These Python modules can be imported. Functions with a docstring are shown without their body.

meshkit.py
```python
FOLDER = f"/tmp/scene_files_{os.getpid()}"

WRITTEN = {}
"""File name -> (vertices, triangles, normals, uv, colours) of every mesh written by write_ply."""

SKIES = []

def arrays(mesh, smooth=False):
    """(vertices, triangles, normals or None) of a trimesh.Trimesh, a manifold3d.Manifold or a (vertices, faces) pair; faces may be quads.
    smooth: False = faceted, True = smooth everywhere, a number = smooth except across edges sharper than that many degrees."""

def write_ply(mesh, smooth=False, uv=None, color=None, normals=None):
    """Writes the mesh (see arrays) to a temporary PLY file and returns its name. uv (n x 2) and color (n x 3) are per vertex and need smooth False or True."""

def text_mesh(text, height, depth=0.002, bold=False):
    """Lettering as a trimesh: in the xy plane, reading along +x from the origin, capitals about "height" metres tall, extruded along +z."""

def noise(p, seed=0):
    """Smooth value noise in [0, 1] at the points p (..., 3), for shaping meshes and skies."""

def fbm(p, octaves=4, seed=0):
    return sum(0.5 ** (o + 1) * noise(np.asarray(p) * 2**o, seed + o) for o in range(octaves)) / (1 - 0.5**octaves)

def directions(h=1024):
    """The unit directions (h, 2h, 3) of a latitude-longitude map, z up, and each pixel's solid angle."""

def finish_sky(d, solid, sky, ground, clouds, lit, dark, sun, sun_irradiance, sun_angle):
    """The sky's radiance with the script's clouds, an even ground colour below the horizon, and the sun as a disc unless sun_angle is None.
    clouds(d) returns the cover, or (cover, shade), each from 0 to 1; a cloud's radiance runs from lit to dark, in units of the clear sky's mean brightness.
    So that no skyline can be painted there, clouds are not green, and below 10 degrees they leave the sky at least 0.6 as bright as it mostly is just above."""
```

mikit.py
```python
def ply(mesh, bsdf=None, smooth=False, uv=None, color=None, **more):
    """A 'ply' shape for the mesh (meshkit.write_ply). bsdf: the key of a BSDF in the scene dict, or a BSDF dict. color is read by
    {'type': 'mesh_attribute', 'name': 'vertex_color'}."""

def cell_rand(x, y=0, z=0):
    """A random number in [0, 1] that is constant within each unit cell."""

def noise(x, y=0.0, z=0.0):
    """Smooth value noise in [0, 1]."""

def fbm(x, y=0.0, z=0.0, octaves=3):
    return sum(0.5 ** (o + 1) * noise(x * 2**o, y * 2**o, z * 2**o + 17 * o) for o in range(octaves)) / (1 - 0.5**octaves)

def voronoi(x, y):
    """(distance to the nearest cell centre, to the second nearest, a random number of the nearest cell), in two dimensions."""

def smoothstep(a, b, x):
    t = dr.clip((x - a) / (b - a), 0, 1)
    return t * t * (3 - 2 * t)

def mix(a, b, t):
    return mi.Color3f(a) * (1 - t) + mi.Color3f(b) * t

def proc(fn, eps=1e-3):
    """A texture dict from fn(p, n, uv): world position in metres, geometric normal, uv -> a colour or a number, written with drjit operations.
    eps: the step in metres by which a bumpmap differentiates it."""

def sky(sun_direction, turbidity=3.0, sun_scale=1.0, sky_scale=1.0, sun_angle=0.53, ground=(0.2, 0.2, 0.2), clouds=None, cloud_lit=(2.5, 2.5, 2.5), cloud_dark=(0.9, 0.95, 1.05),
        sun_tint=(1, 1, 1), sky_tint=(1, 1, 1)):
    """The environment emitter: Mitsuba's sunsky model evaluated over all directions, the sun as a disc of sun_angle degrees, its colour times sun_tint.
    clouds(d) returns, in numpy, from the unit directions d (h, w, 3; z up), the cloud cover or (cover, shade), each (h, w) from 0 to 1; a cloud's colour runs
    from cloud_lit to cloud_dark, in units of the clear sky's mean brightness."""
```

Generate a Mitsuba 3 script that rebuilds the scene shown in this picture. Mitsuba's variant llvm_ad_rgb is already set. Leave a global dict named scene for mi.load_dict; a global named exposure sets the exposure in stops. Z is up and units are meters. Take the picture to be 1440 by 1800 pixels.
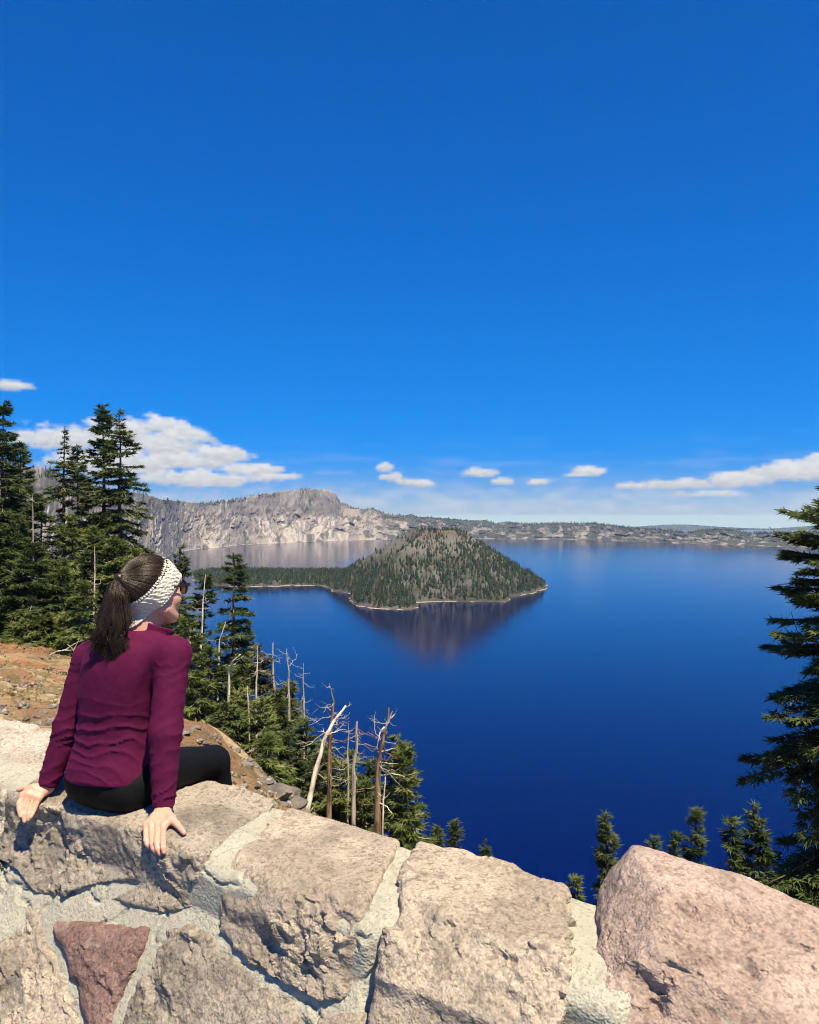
import math
import numpy as np, trimesh, drjit as dr, mitsuba as mi, mikit, meshkit
from mikit import proc, noise, fbm, smoothstep, mix, cell_rand, voronoi

scene, labels = {}, {}
T = mi.ScalarTransform4f
# ---------------------------------------------------------------- camera, sky, exposure
F, CX, CY, EYE, WATER = 1444.0, 720.0, 905.0, 1.5, -280.0      # focal length in pixels of a 1440 px wide picture
AIR = 1.6e-5
scene['air'] = {'type': 'homogeneous', 'albedo': {'type': 'rgb', 'value': [.95, .95, .95]}, 'sigma_t': {'type': 'rgb', 'value': [AIR * .5, AIR * .9, AIR * 1.5]}, 'phase': {'type': 'hg', 'g': .35}}
scene['camera'] = {'type': 'perspective', 'fov': 2 * math.degrees(math.atan(720 / F)), 'fov_axis': 'x', 'medium': {'type': 'ref', 'id': 'air'}, 'near_clip': 0.05, 'far_clip': 90000.0,
                   'to_world': T().look_at([0, 0, EYE], [0, 1, EYE + 5 / F], [0, 0, 1])}
SUN = (0.26, -0.42, 1.02)
exposure = 2.65

CLOUDS = [  # azimuth, elevation, half width, half height in degrees, density
    (-15.6, 5.2, 2.1, 1.1, 1.0), (-16.8, 4.6, 2.4, 1.3, 1.0), (-19.5, 5.2, 2.8, 1.1, .95), (-23, 4.9, 3.4, 1.0, .95), (-13.0, 4.1, 2.2, 0.75, 1.0), (-16, 3.6, 3.8, 0.8, 1.0), (-20, 3.4, 4.2, 1.2, 1.0),
    (-11.0, 3.0, 2.4, 0.5, .95), (-14.5, 2.4, 4.2, 0.75, .95), (-9.2, 2.6, 1.6, .35, .7), (-17.0, 5.9, 1.5, .8, .9), (-26.2, 8.1, 1.5, .35, .75),
    (-1.7, 3.3, .75, .4, 1.0), (-1.2, 2.6, .9, .32, .95), (1.0, 2.15, .9, .28, .95), (-.2, 2.3, .9, .28, .8), (4.8, 2.9, 1.6, .36, 1.0), (6.4, 2.3, 1.0, .25, .9), (9.0, 2.25, .9, .2, .6),
    (12.3, 2.95, 1.15, .42, 1.0), (11.6, 2.7, 1.1, .2, .5), (15.5, 1.95, 1.6, .28, .95), (18.5, 2.0, 2.3, .4, 1.0), (22, 2.2, 2.4, .55, 1.0), (25, 2.7, 2.6, .8, 1.0), (28, 3, 3, 1.0, 1.0), (20.5, 1.35, 2.6, .18, .5),
    (38, 3, 4, .7, .9), (52, 2.6, 5, .8, .9), (75, 3, 6, .8, .8), (100, 3, 7, .8, .8), (130, 3, 6, .7, .8), (170, 3, 7, .8, .8), (-40, 4, 5, .9, .9), (-65, 3, 6, .8, .9), (-100, 3, 6, .8, .8), (-140, 3, 7, .8, .8)]


def sky_clouds(d):
    az, el = np.degrees(np.arctan2(d[..., 0], d[..., 1])), np.degrees(np.arcsin(d[..., 2]))
    cover, shade = np.zeros(az.shape), np.zeros(az.shape)
    m = el < 12
    a, e = az[m], el[m]
    q = np.stack([a * 0.9, e * 2.4, a * 0], -1)
    n1, n2 = meshkit.fbm(q, 5, 3), meshkit.fbm(q * 2.7 + 9, 4, 8)
    best, low = np.full(a.shape, -9.0), np.zeros(a.shape)
    for ca, ce, ha, he, k in CLOUDS:
        y = (e - ce) / he
        f = k * (1 - ((a - ca) / ha) ** 2 - np.where(y < 0, 1.7 * y * y, y * y))
        low = np.where(f > best, np.clip(.45 - .55 * y, 0, 1), low)
        best = np.maximum(best, f)
    c = np.clip((best * 1.25 + .12 + (n1 - .5) * 2.0 + (n2 - .5) * 1.0) * 1.5, 0, 1)
    veil = np.clip((n1 - .34) * 2.4, 0, 1) * np.exp(-((e - .9) / 1.1) ** 2) * .45
    thin = np.clip((meshkit.fbm(np.stack([a * .35, e * 3.1, a * 0 + 5], -1), 4, 5) - .5) * 2.5, 0, 1) * np.exp(-((e - 2.4) / 1.9) ** 2) * .22
    base = .52 * np.exp(-(np.maximum(e, 0) / 1.9) ** 1.5)
    cover[m] = 1 - (1 - np.maximum.reduce([c, veil, thin])) * (1 - base)
    shade[m] = np.where(c > .3, np.clip(low * .8 + (n2 - .5) * .9, 0, 1), .1)
    return cover, shade


scene['sky'] = mikit.sky(SUN, turbidity=2.2, sun_scale=1.0, sky_scale=.27, clouds=sky_clouds, cloud_lit=(3.7, 3.9, 4.05), cloud_dark=(2.0, 2.15, 2.4), sky_tint=(.03, .87, 1.82), sun_tint=(.98, .975, .88), ground=(.20, .33, .43))


# ---------------------------------------------------------------- helpers
def at(px, py, d):
    """The point at the distance d ahead of the eye that the photograph shows at (px, py)."""
    return np.array([(px - CX) / F * d, d, EYE - (py - CY) / F * d])


def tex(fn, eps=1e-3):
    return proc(fn, eps)


def diffuse(key, fn, bump=None, scale=1.0, rough=None, eps=.002, two=False, spec=.3):
    col = tex(fn) if callable(fn) else {'type': 'rgb', 'value': list(fn)}
    b = {'type': 'diffuse', 'reflectance': col} if rough is None else {'type': 'principled', 'base_color': col, 'roughness': rough, 'specular': spec}
    if bump is not None:
        b = {'type': 'bumpmap', 'arbitrary': tex(bump, eps), 'scale': scale, 'bsdf': b}
    scene[key] = {'type': 'twosided', 'bsdf': b} if two else b
    return key


def put(key, mesh, bsdf, smooth=False, label=None, cat=None, group=None, kind=None, uv=None, **more):
    scene[key] = mikit.ply(mesh, bsdf, smooth=smooth, uv=uv, **more)
    tag(key, label, cat, group, kind)
    return key


def tag(key, label=None, cat=None, group=None, kind=None):
    d = {k: v for k, v in dict(label=label, category=cat, group=group, kind=kind).items() if v}
    if d:
        labels[key] = d


COUNT = {}


def numbered(name):
    n = COUNT.get(name, 0)
    COUNT[name] = n + 1
    return name if n == 0 else f'{name}_{n:03d}'


def grid_faces(nu, nv):
    i, j = np.meshgrid(np.arange(nu - 1), np.arange(nv - 1), indexing='ij')
    a = (i * nv + j).ravel()
    return np.stack([a, a + nv, a + nv + 1, a + 1], 1)


def nets(Fv, org, h):
    """Naive surface nets: the surface Fv = 0 of a grid (negative inside) as (vertices, quads)."""
    s = Fv < 0
    nx, ny, nz = Fv.shape
    cor = [(a, b, c) for a in (0, 1) for b in (0, 1) for c in (0, 1)]
    sl = lambda A, c: A[c[0]:nx - 1 + c[0], c[1]:ny - 1 + c[1], c[2]:nz - 1 + c[2]]
    cnt = sum(sl(s, c).astype(np.int8) for c in cor)
    mixed = (cnt > 0) & (cnt < 8)
    idx = np.full(mixed.shape, -1)
    I = np.argwhere(mixed)
    idx[mixed] = np.arange(len(I))
    vals = np.stack([Fv[I[:, 0] + c[0], I[:, 1] + c[1], I[:, 2] + c[2]] for c in cor], 1)
    P, W = np.zeros((len(I), 3)), np.zeros((len(I), 1))
    for i, a in enumerate(cor):
        for j, b in enumerate(cor):
            if j > i and sum(abs(x - y) for x, y in zip(a, b)) == 1:
                va, vb = vals[:, i], vals[:, j]
                x = (va < 0) != (vb < 0)
                t = np.where(x, va / np.where(x, va - vb, 1), 0)[:, None]
                P += np.where(x[:, None], np.array(a) + t * (np.array(b) - np.array(a)), 0)
                W += x[:, None]
    V = (I + P / np.maximum(W, 1)) * h + org
    Q = []
    for ax in range(3):
        u, v = [(1, 2), (2, 0), (0, 1)][ax]
        n = [nx, ny, nz]
        lo, hi = [slice(1, m - 1) for m in n], [slice(1, m - 1) for m in n]
        lo[ax], hi[ax] = slice(0, n[ax] - 1), slice(1, n[ax])
        A, B = s[tuple(lo)], s[tuple(hi)]
        E = np.argwhere(A != B)
        flip = A[tuple(E.T)]
        E = E + np.array([0 if k == ax else 1 for k in range(3)])
        eu, ev = np.eye(3, dtype=int)[u], np.eye(3, dtype=int)[v]
        q = np.stack([idx[tuple((E - a * eu - b * ev).T)] for a, b in ((1, 1), (0, 1), (0, 0), (1, 0))], 1)
        Q.append(np.where(flip[:, None], q, q[:, ::-1]))
    return V, np.vstack(Q)


def tri(v, q):
    q = np.asarray(q)
    return trimesh.Trimesh(v, np.vstack([q[:, [0, 1, 2]], q[:, [0, 2, 3]]]) if q.shape[1] == 4 else q, process=False)


def vnormals(v, f):
    n = np.zeros_like(v)
    c = np.cross(v[f[:, 1]] - v[f[:, 0]], v[f[:, 2]] - v[f[:, 0]])
    for k in range(3):
        np.add.at(n, f[:, k], c)
    return n / np.maximum(np.linalg.norm(n, axis=1, keepdims=True), 1e-12)


def tube(pts, rad, sides=6, cap=True):
    p = np.asarray(pts, float)
    r = np.broadcast_to(np.asarray(rad, float), (len(p),))
    t = np.gradient(p, axis=0)
    t /= np.linalg.norm(t, axis=1, keepdims=True) + 1e-12
    ref = np.array([0, 0, 1.0]) if abs(t[:, 2].mean()) < .8 else np.array([1.0, 0, 0])
    a = np.cross(t, ref)
    a /= np.linalg.norm(a, axis=1, keepdims=True) + 1e-12
    b = np.cross(t, a)
    an = np.arange(sides) * 2 * np.pi / sides
    v = (p[:, None] + r[:, None, None] * (np.cos(an)[None, :, None] * a[:, None] + np.sin(an)[None, :, None] * b[:, None])).reshape(-1, 3)
    i, j = np.meshgrid(np.arange(len(p) - 1), np.arange(sides), indexing='ij')
    f = np.stack([i * sides + j, i * sides + (j + 1) % sides, (i + 1) * sides + (j + 1) % sides, (i + 1) * sides + j], -1).reshape(-1, 4)
    f = np.vstack([f[:, [0, 1, 2]], f[:, [0, 2, 3]]])
    if cap:
        m = len(v)
        v = np.vstack([v, p[:1], p[-1:]])
        k = np.arange(sides)
        f = np.vstack([f, np.stack([(k + 1) % sides, k, k * 0 + m], 1), np.stack([(len(p) - 1) * sides + k, (len(p) - 1) * sides + (k + 1) % sides, k * 0 + m + 1], 1)])
    return v, f


def join(ms):
    vs, fs, o = [], [], 0
    for v, f in ms:
        vs.append(v); fs.append(np.asarray(f) + o); o += len(v)
    return np.vstack(vs), np.vstack(fs)


def poly_dist(P, q):
    """Signed distance (negative inside) of the points q (n, 2) to the closed polygon P."""
    P = np.asarray(P, float)
    d, inside = np.full(len(q), 1e9), np.zeros(len(q), bool)
    for a, b in zip(P, np.roll(P, -1, 0)):
        e, w = b - a, q - a
        t = np.clip((w @ e) / (e @ e), 0, 1)
        d = np.minimum(d, ((w - t[:, None] * e) ** 2).sum(1))
        c = (a[1] > q[:, 1]) != (b[1] > q[:, 1])
        with np.errstate(divide='ignore', invalid='ignore'):
            inside ^= c & (q[:, 0] < (b[0] - a[0]) * (q[:, 1] - a[1]) / (b[1] - a[1]) + a[0])
    return np.where(inside, -1, 1) * np.sqrt(d)


def smax(a, b, k):
    h = np.clip(.5 + .5 * (a - b) / k, 0, 1)
    return b * (1 - h) + a * h + k * h * (1 - h)


def smin(a, b, k):
    return -smax(-a, -b, k)


# ---------------------------------------------------------------- the lake
def water_bump(p, n, uv):
    x, y = p.x, p.y
    calm = smoothstep(.35, .65, fbm(x * .004, y * .0016, 3.0, 3))
    return (fbm(x * .35 + fbm(x * .02, y * .02) * 6, y * .35, 1.0, 3) * .5 + noise(x * .06, y * .045, 2.0) * 1.6) * (.2 + 1.3 * calm)


scene['water_material'] = {'type': 'bumpmap', 'arbitrary': tex(water_bump, .05), 'scale': .011,
                           'bsdf': {'type': 'roughplastic', 'int_ior': 1.33, 'alpha': .02, 'distribution': 'beckmann', 'nonlinear': True,
                                    'diffuse_reflectance': {'type': 'rgb', 'value': [.0002, .0022, .080]}}}
put('lake', (np.array([[-16000, -200, WATER], [16000, -200, WATER], [16000, 15000, WATER], [-16000, 15000, WATER]], float), np.array([[0, 1, 2, 3]])),
    'water_material', label='deep blue caldera lake with faint cloud and cliff reflections', kind='structure')


# ---------------------------------------------------------------- the crater rim round the lake
def rim_color(p, n, uv):
    u, v = uv.x, uv.y * 6.0                     # u: hundreds of metres along the shore; v: share of the height
    w = fbm(u * .9, v * 6.0, 4.0, 4) - .5
    far = smoothstep(71, 86, u)                 # the eastern rim carries more wood
    sl = u + (v - .5) * (noise(u * .30, 5.0, 1.0) - .5) * 11.0 + w * 1.3        # chutes run down aslant
    chute = fbm(sl * .62, v * .9, 1.0, 4)
    thin = fbm(sl * 2.1, v * 1.3 + w, 6.0, 3)
    fine = fbm(u * 5.5 + w * 2, v * 21.0, 7.0, 4)
    scree = mix((.185, .182, .18), (.255, .235, .222), smoothstep(.35, .65, fbm(u * .55, v * 3, 2.0, 3)))
    scree = mix(scree, (.325, .315, .305), smoothstep(.50, .62, thin * .6 + chute * .4) * smoothstep(.95, .6, v))
    rock = mix((.075, .075, .08), (.205, .20, .20), fine)
    strata = .78 + .44 * smoothstep(.3, .7, noise(v * 13 + w * 2.5, u * .3, 3.0))
    steep = smoothstep(.62, .42, dr.abs(n.z) + w * .45)
    upper = smoothstep(.50, .62, v + w * .25) * smoothstep(.99, .93, v)
    cliff = smoothstep(51.0, 57.5, u + w * 4) * smoothstep(71.6, 70.2, u + w * 1.5) * upper           # the great flat-topped cliff
    outcrop = dr.maximum(dr.maximum(steep * .8, cliff * .92), smoothstep(.47, .37, chute + (fine - .5) * .5 - .10 * (v - .4)) * .85)
    c = mix(mix(scree, (.20, .195, .205), far * .8), rock * strata, outcrop)
    flat = smoothstep(.80, .92, n.z)
    crest = smoothstep(.62, .97, v + w * .3)
    wood = smoothstep(.47, .57, fbm(u * 1.2, v * 7, 11.0, 4) + .24 * far * crest + .02 * far + .16 * flat * far - .12 * (1 - far) - .10 * outcrop)
    bare = smoothstep(.60, .75, fbm(u * 1.1, v * 2.6, 21.0, 3)) * (1 - outcrop * .5)
    c = mix(c, mix((.020, .034, .028), (.045, .058, .042), fine), wood * (1 - bare) * (.85 * far + .7 * (1 - far)))
    return mix(c, (.42, .39, .35), smoothstep(.016, .007, v) * .7 * smoothstep(.35, .6, fbm(u * 2.0, 1.0, 3.0, 2)))


diffuse('rim_material', rim_color, two=True)
RIM = np.array([  # picture column, shoreline row, ridge row, ridge distance behind the shore, cliff share
    [-60, 1120, 800, 700, .3], [0, 1090, 812, 800, .3], [50, 1068, 819, 800, .3], [90, 1050, 825, 800, .3], [130, 1034, 842, 750, .25], [200, 1008, 860, 700, .2], [245, 993, 866, 700, .15], [265, 987, 871, 700, .1], [285, 981, 878, 700, .1],
    [323, 968, 881, 750, .1], [358, 964, 885, 750, .1], [396, 961, 880, 800, .15], [427, 958, 876, 800, .35], [460, 956, 869, 800, .6], [497, 954, 863, 800, .8], [542, 952, 859.5, 750, .85], [573, 951, 861, 750, .9], [590, 950.4, 867, 700, .9],
    [599, 950.2, 883, 800, .6], [622, 949.5, 893, 900, .2], [639, 949, 895, 900, .2], [657, 948.5, 894, 900, .2], [678, 948, 903, 900, .2], [740, 947.5, 909, 900, .25], [750, 947.5, 909, 800, .4], [820, 947.5, 914, 800, .4],
    [855, 947.5, 914, 800, .4], [870, 947.6, 920, 750, .4], [970, 948.3, 920, 700, .45], [1040, 949.3, 919, 700, .5], [1100, 951.5, 926, 650, .45], [1200, 955.5, 935, 600, .45], [1265, 957.5, 930, 600, .5], [1320, 959, 936, 600, .4], [1440, 962.5, 935, 600, .4], [1520, 966, 934, 600, .4]])
rphi = np.degrees(np.arctan((RIM[:, 0] - CX) / F))
rshore = (EYE - WATER) * F / (RIM[:, 1] - CY) / np.cos(np.radians(rphi))
rback = RIM[:, 3]
rz = EYE - (RIM[:, 2] - CY) / F * (rshore + rback) * np.cos(np.radians(rphi))
ext = lambda a, lo, hi: np.concatenate([lo, a, hi])
rphi, rshore, rback, rz, rcl = ext(rphi, [-89, -70, -48, -36], [38, 50, 70, 89]), ext(rshore, [700, 950, 1350, 1700], [5600, 4300, 2500, 1300]), ext(rback, [500, 500, 600, 650], [600, 600, 600, 600]), ext(rz, [60, 90, 150, 190], [-60, -30, 0, 20]), ext(RIM[:, 4], [.3] * 4, [.4] * 4)
phi = np.concatenate([np.linspace(-89, -28.5, 160), np.linspace(-28.4, 28.4, 1150), np.linspace(28.5, 89, 140)])
ip = lambda a: np.interp(phi, rphi, a)
sh, bk, zt, cl = ip(rshore), ip(rback), ip(rz), ip(rcl)
arc = np.concatenate([[0], np.cumsum(np.hypot(np.diff(sh * np.sin(np.radians(phi))), np.diff(sh * np.cos(np.radians(phi)))))]) / 100
arc -= np.interp(-26.5, phi, arc)
vv = np.concatenate([np.linspace(-.06, 1, 96), np.linspace(1.03, 3.2, 16)])
A, V = np.meshgrid(arc, vv, indexing='ij')
nz = lambda fu, fv, o, s, z=0: meshkit.fbm(np.stack([A * fu, V * fv, A * 0 + z], -1), o, s)
Vc = np.clip(V, 0, 1)
warp = (nz(.5, 4, 3, 1) - .5) * 2.0
slant = (V - .5) * (meshkit.noise(np.stack([A * .30, A * 0 + 5, A * 0 + 1], -1)) - .5) * 9
gul = 1 - np.abs(2 * meshkit.fbm(np.stack([(A + slant) * .24 + warp * .6, V * 2.2 + warp, A * 0], -1), 4, 4) - 1)
gul2 = 1 - np.abs(2 * meshkit.fbm(np.stack([(A + slant) * .8 + warp * 1.2, V * 3 + warp, A * 0], -1), 3, 14) - 1)
top = Vc - .05 * (nz(.5, 2, 3, 9) - .5)
lin = Vc ** 1.12
cliff = np.interp(top, [0, .62, .70, .97, 1], [0, .50, .56, .99, 1])
g = lin * (1 - cl[:, None]) + cliff * cl[:, None]
mid = np.sin(np.pi * np.clip(Vc, 0, 1)) ** .8
off = (gul - .62) * 210 * mid * np.clip((sh - 800) / 3500, .25, 1)[:, None] + (gul2 - .6) * 60 * mid + (nz(1.6, 9, 4, 6) - .5) * 44 * mid
R = sh[:, None] + (nz(.35, 0, 4, 30) - .5) * 130 * np.clip(sh / 5000, .3, 1)[:, None] * (V < 2) + bk[:, None] * V + off * .8
Z = WATER + (zt[:, None] - WATER) * g + (nz(2.2, 9, 4, 2) - .5) * 30 * mid
Z += (nz(3.1, 0, 3, 17) - .5) * 16 * (np.clip((Vc - .8) / .2, 0, 1))
Z = np.where(V > 1, Z - (V - 1) * 90 - np.clip(V - 1.6, 0, 2) * 260, Z)
Z = np.where(V < 0, WATER + V * 300, Z)
ph = np.radians(phi)[:, None]
rv = np.stack([R * np.sin(ph), R * np.cos(ph), Z], -1).reshape(-1, 3)
put('crater_rim', (rv, grid_faces(len(phi), len(vv))), 'rim_material', smooth=True, uv=np.stack([A, Vc / 6.0], -1).reshape(-1, 2),
    label='grey and tan crater rim cliffs around the far side of the lake', kind='structure')
RIMV, RIMZ = rv.reshape(len(phi), len(vv), 3), None

# hills far beyond the rim
diffuse('far_hill_material', lambda p, n, uv: mix((.05, .07, .05), (.09, .10, .08), fbm(p.x * .004, p.y * .004, p.z * .01, 3)), two=True)
hb = []
for cx, top_row, half, d in ((722, 903.5, 42, 19000), (640, 911, 60, 24000), (892, 916.5, 50, 26000), (1190, 922, 160, 24000), (1000, 925, 190, 26000), (420, 915, 160, 21000), (1460, 923, 160, 23000)):
    a = np.linspace(-1, 1, 60)
    prof = np.exp(-(a * 1.9) ** 2) - np.exp(-3.61) + (meshkit.fbm(np.stack([a * 5 + cx, a * 0, a * 0], -1), 3, 5) - .5) * .12
    zb, ztp = -700, EYE - (top_row - CY) / F * d
    rows = []
    for k, hgt in ((-2600, 0), (-1300, .55), (0, 1), (2500, .3)):
        x = (cx + a * half - CX) / F * d
        rows.append(np.stack([x, d + k + 0 * a, zb + (ztp - zb) * np.clip(.72 + .28 * prof, 0, 1) * (1 if hgt == 1 else hgt ** .5 * .98) if hgt else zb + 0 * a], -1))
    hb.append((np.stack(rows, 1).reshape(-1, 3), grid_faces(60, 4)))
put('hills', join(hb), 'far_hill_material', smooth=True, label='hazy blue hills far beyond the crater rim', kind='structure')

# ---------------------------------------------------------------- the cinder cone island
FRONT = [(334, 1010), (340, 1020), (360, 1027), (379, 1030), (448, 1031.6), (552, 1029), (573, 1031), (590, 1040), (622, 1045), (612, 1053), (617, 1059), (632, 1066), (665, 1070), (719, 1073.5), (731, 1068), (728, 1060), (790, 1057), (850, 1058), (890, 1059), (898, 1050), (930, 1044), (960, 1035), (962, 1028)]
isl = []
for px, py in FRONT:
    d = (EYE - WATER) * F / (py - CY)
    isl.append(((px - CX) / F * d, d))
isl += [(520, 3480), (420, 3640), (200, 3760), (-60, 3740), (-330, 3900), (-560, 3880), (-780, 3960), (-930, 3900)]
CONE = np.array([98.0, 2985.0])


def island_height(q):
    nq = np.concatenate([q * .012, q[:, :1] * 0], 1)
    din = -poly_dist(isl, q) + (meshkit.fbm(nq * 1.7, 4, 3) - .5) * 36
    r = np.hypot(*(q - CONE).T) * (1 + (meshkit.noise(nq * .35, 7) - .5) * .14)
    flat = np.clip(din * .22, -8, 9 + 16 * meshkit.fbm(nq * .9, 4, 12)) + (meshkit.fbm(nq * 3.2, 3, 5) - .5) * 6 * np.clip(din / 20, 0, 1)
    cone = 226 - .56 * np.clip(r - 92, 0, None) + .00016 * np.clip(r - 200, 0, 260) ** 2 - np.clip(70 - r, 0, 70) * .45 + (meshkit.fbm(nq * 2.2, 4, 9) - .5) * 9
    h = smax(flat, cone, 12.0)
    return np.where(din > 0, np.minimum(h, din * .9 + 1), np.clip(din * .3, -8, 0) - .5), din, r


gx, gy = np.linspace(-1080, 640, 280), np.linspace(2340, 4020, 270)
Q = np.stack(np.meshgrid(gx, gy, indexing='ij'), -1).reshape(-1, 2)
hI, dI, rI = island_height(Q)
IV = np.concatenate([Q, hI[:, None] + WATER], 1)


def island_color(p, n, uv):
    r = dr.sqrt(dr.square(p.x - 98) + dr.square(p.y - 2985))
    h = p.z + 280.0
    f1, f2 = fbm(p.x * .02, p.y * .02, p.z * .02, 4), fbm(p.x * .12, p.y * .12, p.z * .12, 3)
    lava = mix((.055, .054, .052), (.12, .115, .108), f2)
    cinder = mix((.095, .097, .094), (.165, .163, .156), f1)
    red = mix((.125, .10, .09), (.10, .088, .08), f2)
    c = mix(lava, cinder, smoothstep(35, 90, h + (f1 - .5) * 40))
    c = mix(c, red, smoothstep(185, 215, h + (f1 - .5) * 50))
    c = mix(c, (.045, .052, .036), smoothstep(.38, .55, f1) * smoothstep(190, 120, h) * .75)
    return mix(c, (.42, .40, .36), smoothstep(1.7, .8, h) * smoothstep(.42, .58, fbm(p.x * .03, p.y * .03, 1.0, 3)) * .8)


diffuse('island_material', island_color)
put('island', (IV, grid_faces(280, 270)), 'island_material', smooth=True, label='wooded cinder cone island standing in the blue lake', kind='structure')


def far_tree(rng, h, tiers=4):
    """A conifer a few pixels tall: stacked ragged skirts."""
    vs, fs, o = [], [], 0
    for k in range(tiers):
        z0, z1 = h * (.06 + .8 * k / tiers), h * (.06 + .8 * k / tiers) + h * (.94 / tiers) * 1.45
        n, r = 6, h * .20 * (1 - k / (tiers + .6))
        a = np.arange(n) * 2 * np.pi / n + rng.random() * 6
        rr = r * rng.uniform(.6, 1.25, n)
        vs.append(np.vstack([np.stack([rr * np.cos(a), rr * np.sin(a), z0 + rng.uniform(-.04, .04, n) * h], 1), [[0, 0, min(z1, h)]]]))
        i = np.arange(n)
        fs.append(np.stack([i, (i + 1) % n, i * 0 + n], 1) + o)
        o += n + 1
    t = np.array([[-.02, 0, -.08], [.02, .01, -.08], [0, 0, .35]]) * h
    return join([(np.vstack(vs), np.vstack(fs)), (t, np.array([[0, 1, 2]]))])


def scatter(protos, pos, hs, rng):
    out = []
    for p, s in zip(pos, hs):
        v, f = protos[rng.integers(len(protos))]
        a = rng.random() * 6.3
        c, w = np.cos(a), np.sin(a)
        wd = rng.uniform(.8, 1.25)
        out.append((np.stack([(v[:, 0] * c - v[:, 1] * w) * s * wd, (v[:, 0] * w + v[:, 1] * c) * s * wd, v[:, 2] * s], 1) + p, f))
    return out


def far_green(p, n, uv):
    c = cell_rand(p.x / 9, p.y / 9, 0)
    return mix(mix((.020, .034, .020), (.05, .068, .034), c), (.11, .10, .075), smoothstep(.86, .93, c))


diffuse('far_tree_material', far_green, two=True)
rng = np.random.default_rng(5)
protos = [far_tree(rng, 1.0) for _ in range(10)]
cand = np.stack([rng.uniform(-1040, 600, 60000), rng.uniform(2380, 3950, 60000)], 1)
hC, dC, rC = island_height(cand)
nC = np.concatenate([cand * .012, cand[:, :1] * 0], 1)
clump = meshkit.fbm(nC * 1.1, 4, 21)
dens = np.interp(hC, [0, 4, 8, 60, 120, 160, 205, 235], [0, .3, .85, 1, 1, .8, .6, .5])
left = np.clip((CONE[0] - 40 - cand[:, 0]) / 120, 0, 1) * np.clip((hC - 70) / 50, 0, 1) * np.clip((cand[:, 1] - 2700) / 60, 0, 1)
dens = dens * np.clip((clump - .24) * 5, .25, 1) * (1 - .85 * left) * np.where((cand[:, 1] > 3000) & (hC > 40), .7, 1)
ok = (dC > 7) & (rng.random(60000) < dens * 1.0)
cand, hC = cand[ok], hC[ok]
order = np.argsort(cand[:, 1])
cand, hC = cand[order], hC[order]
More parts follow.
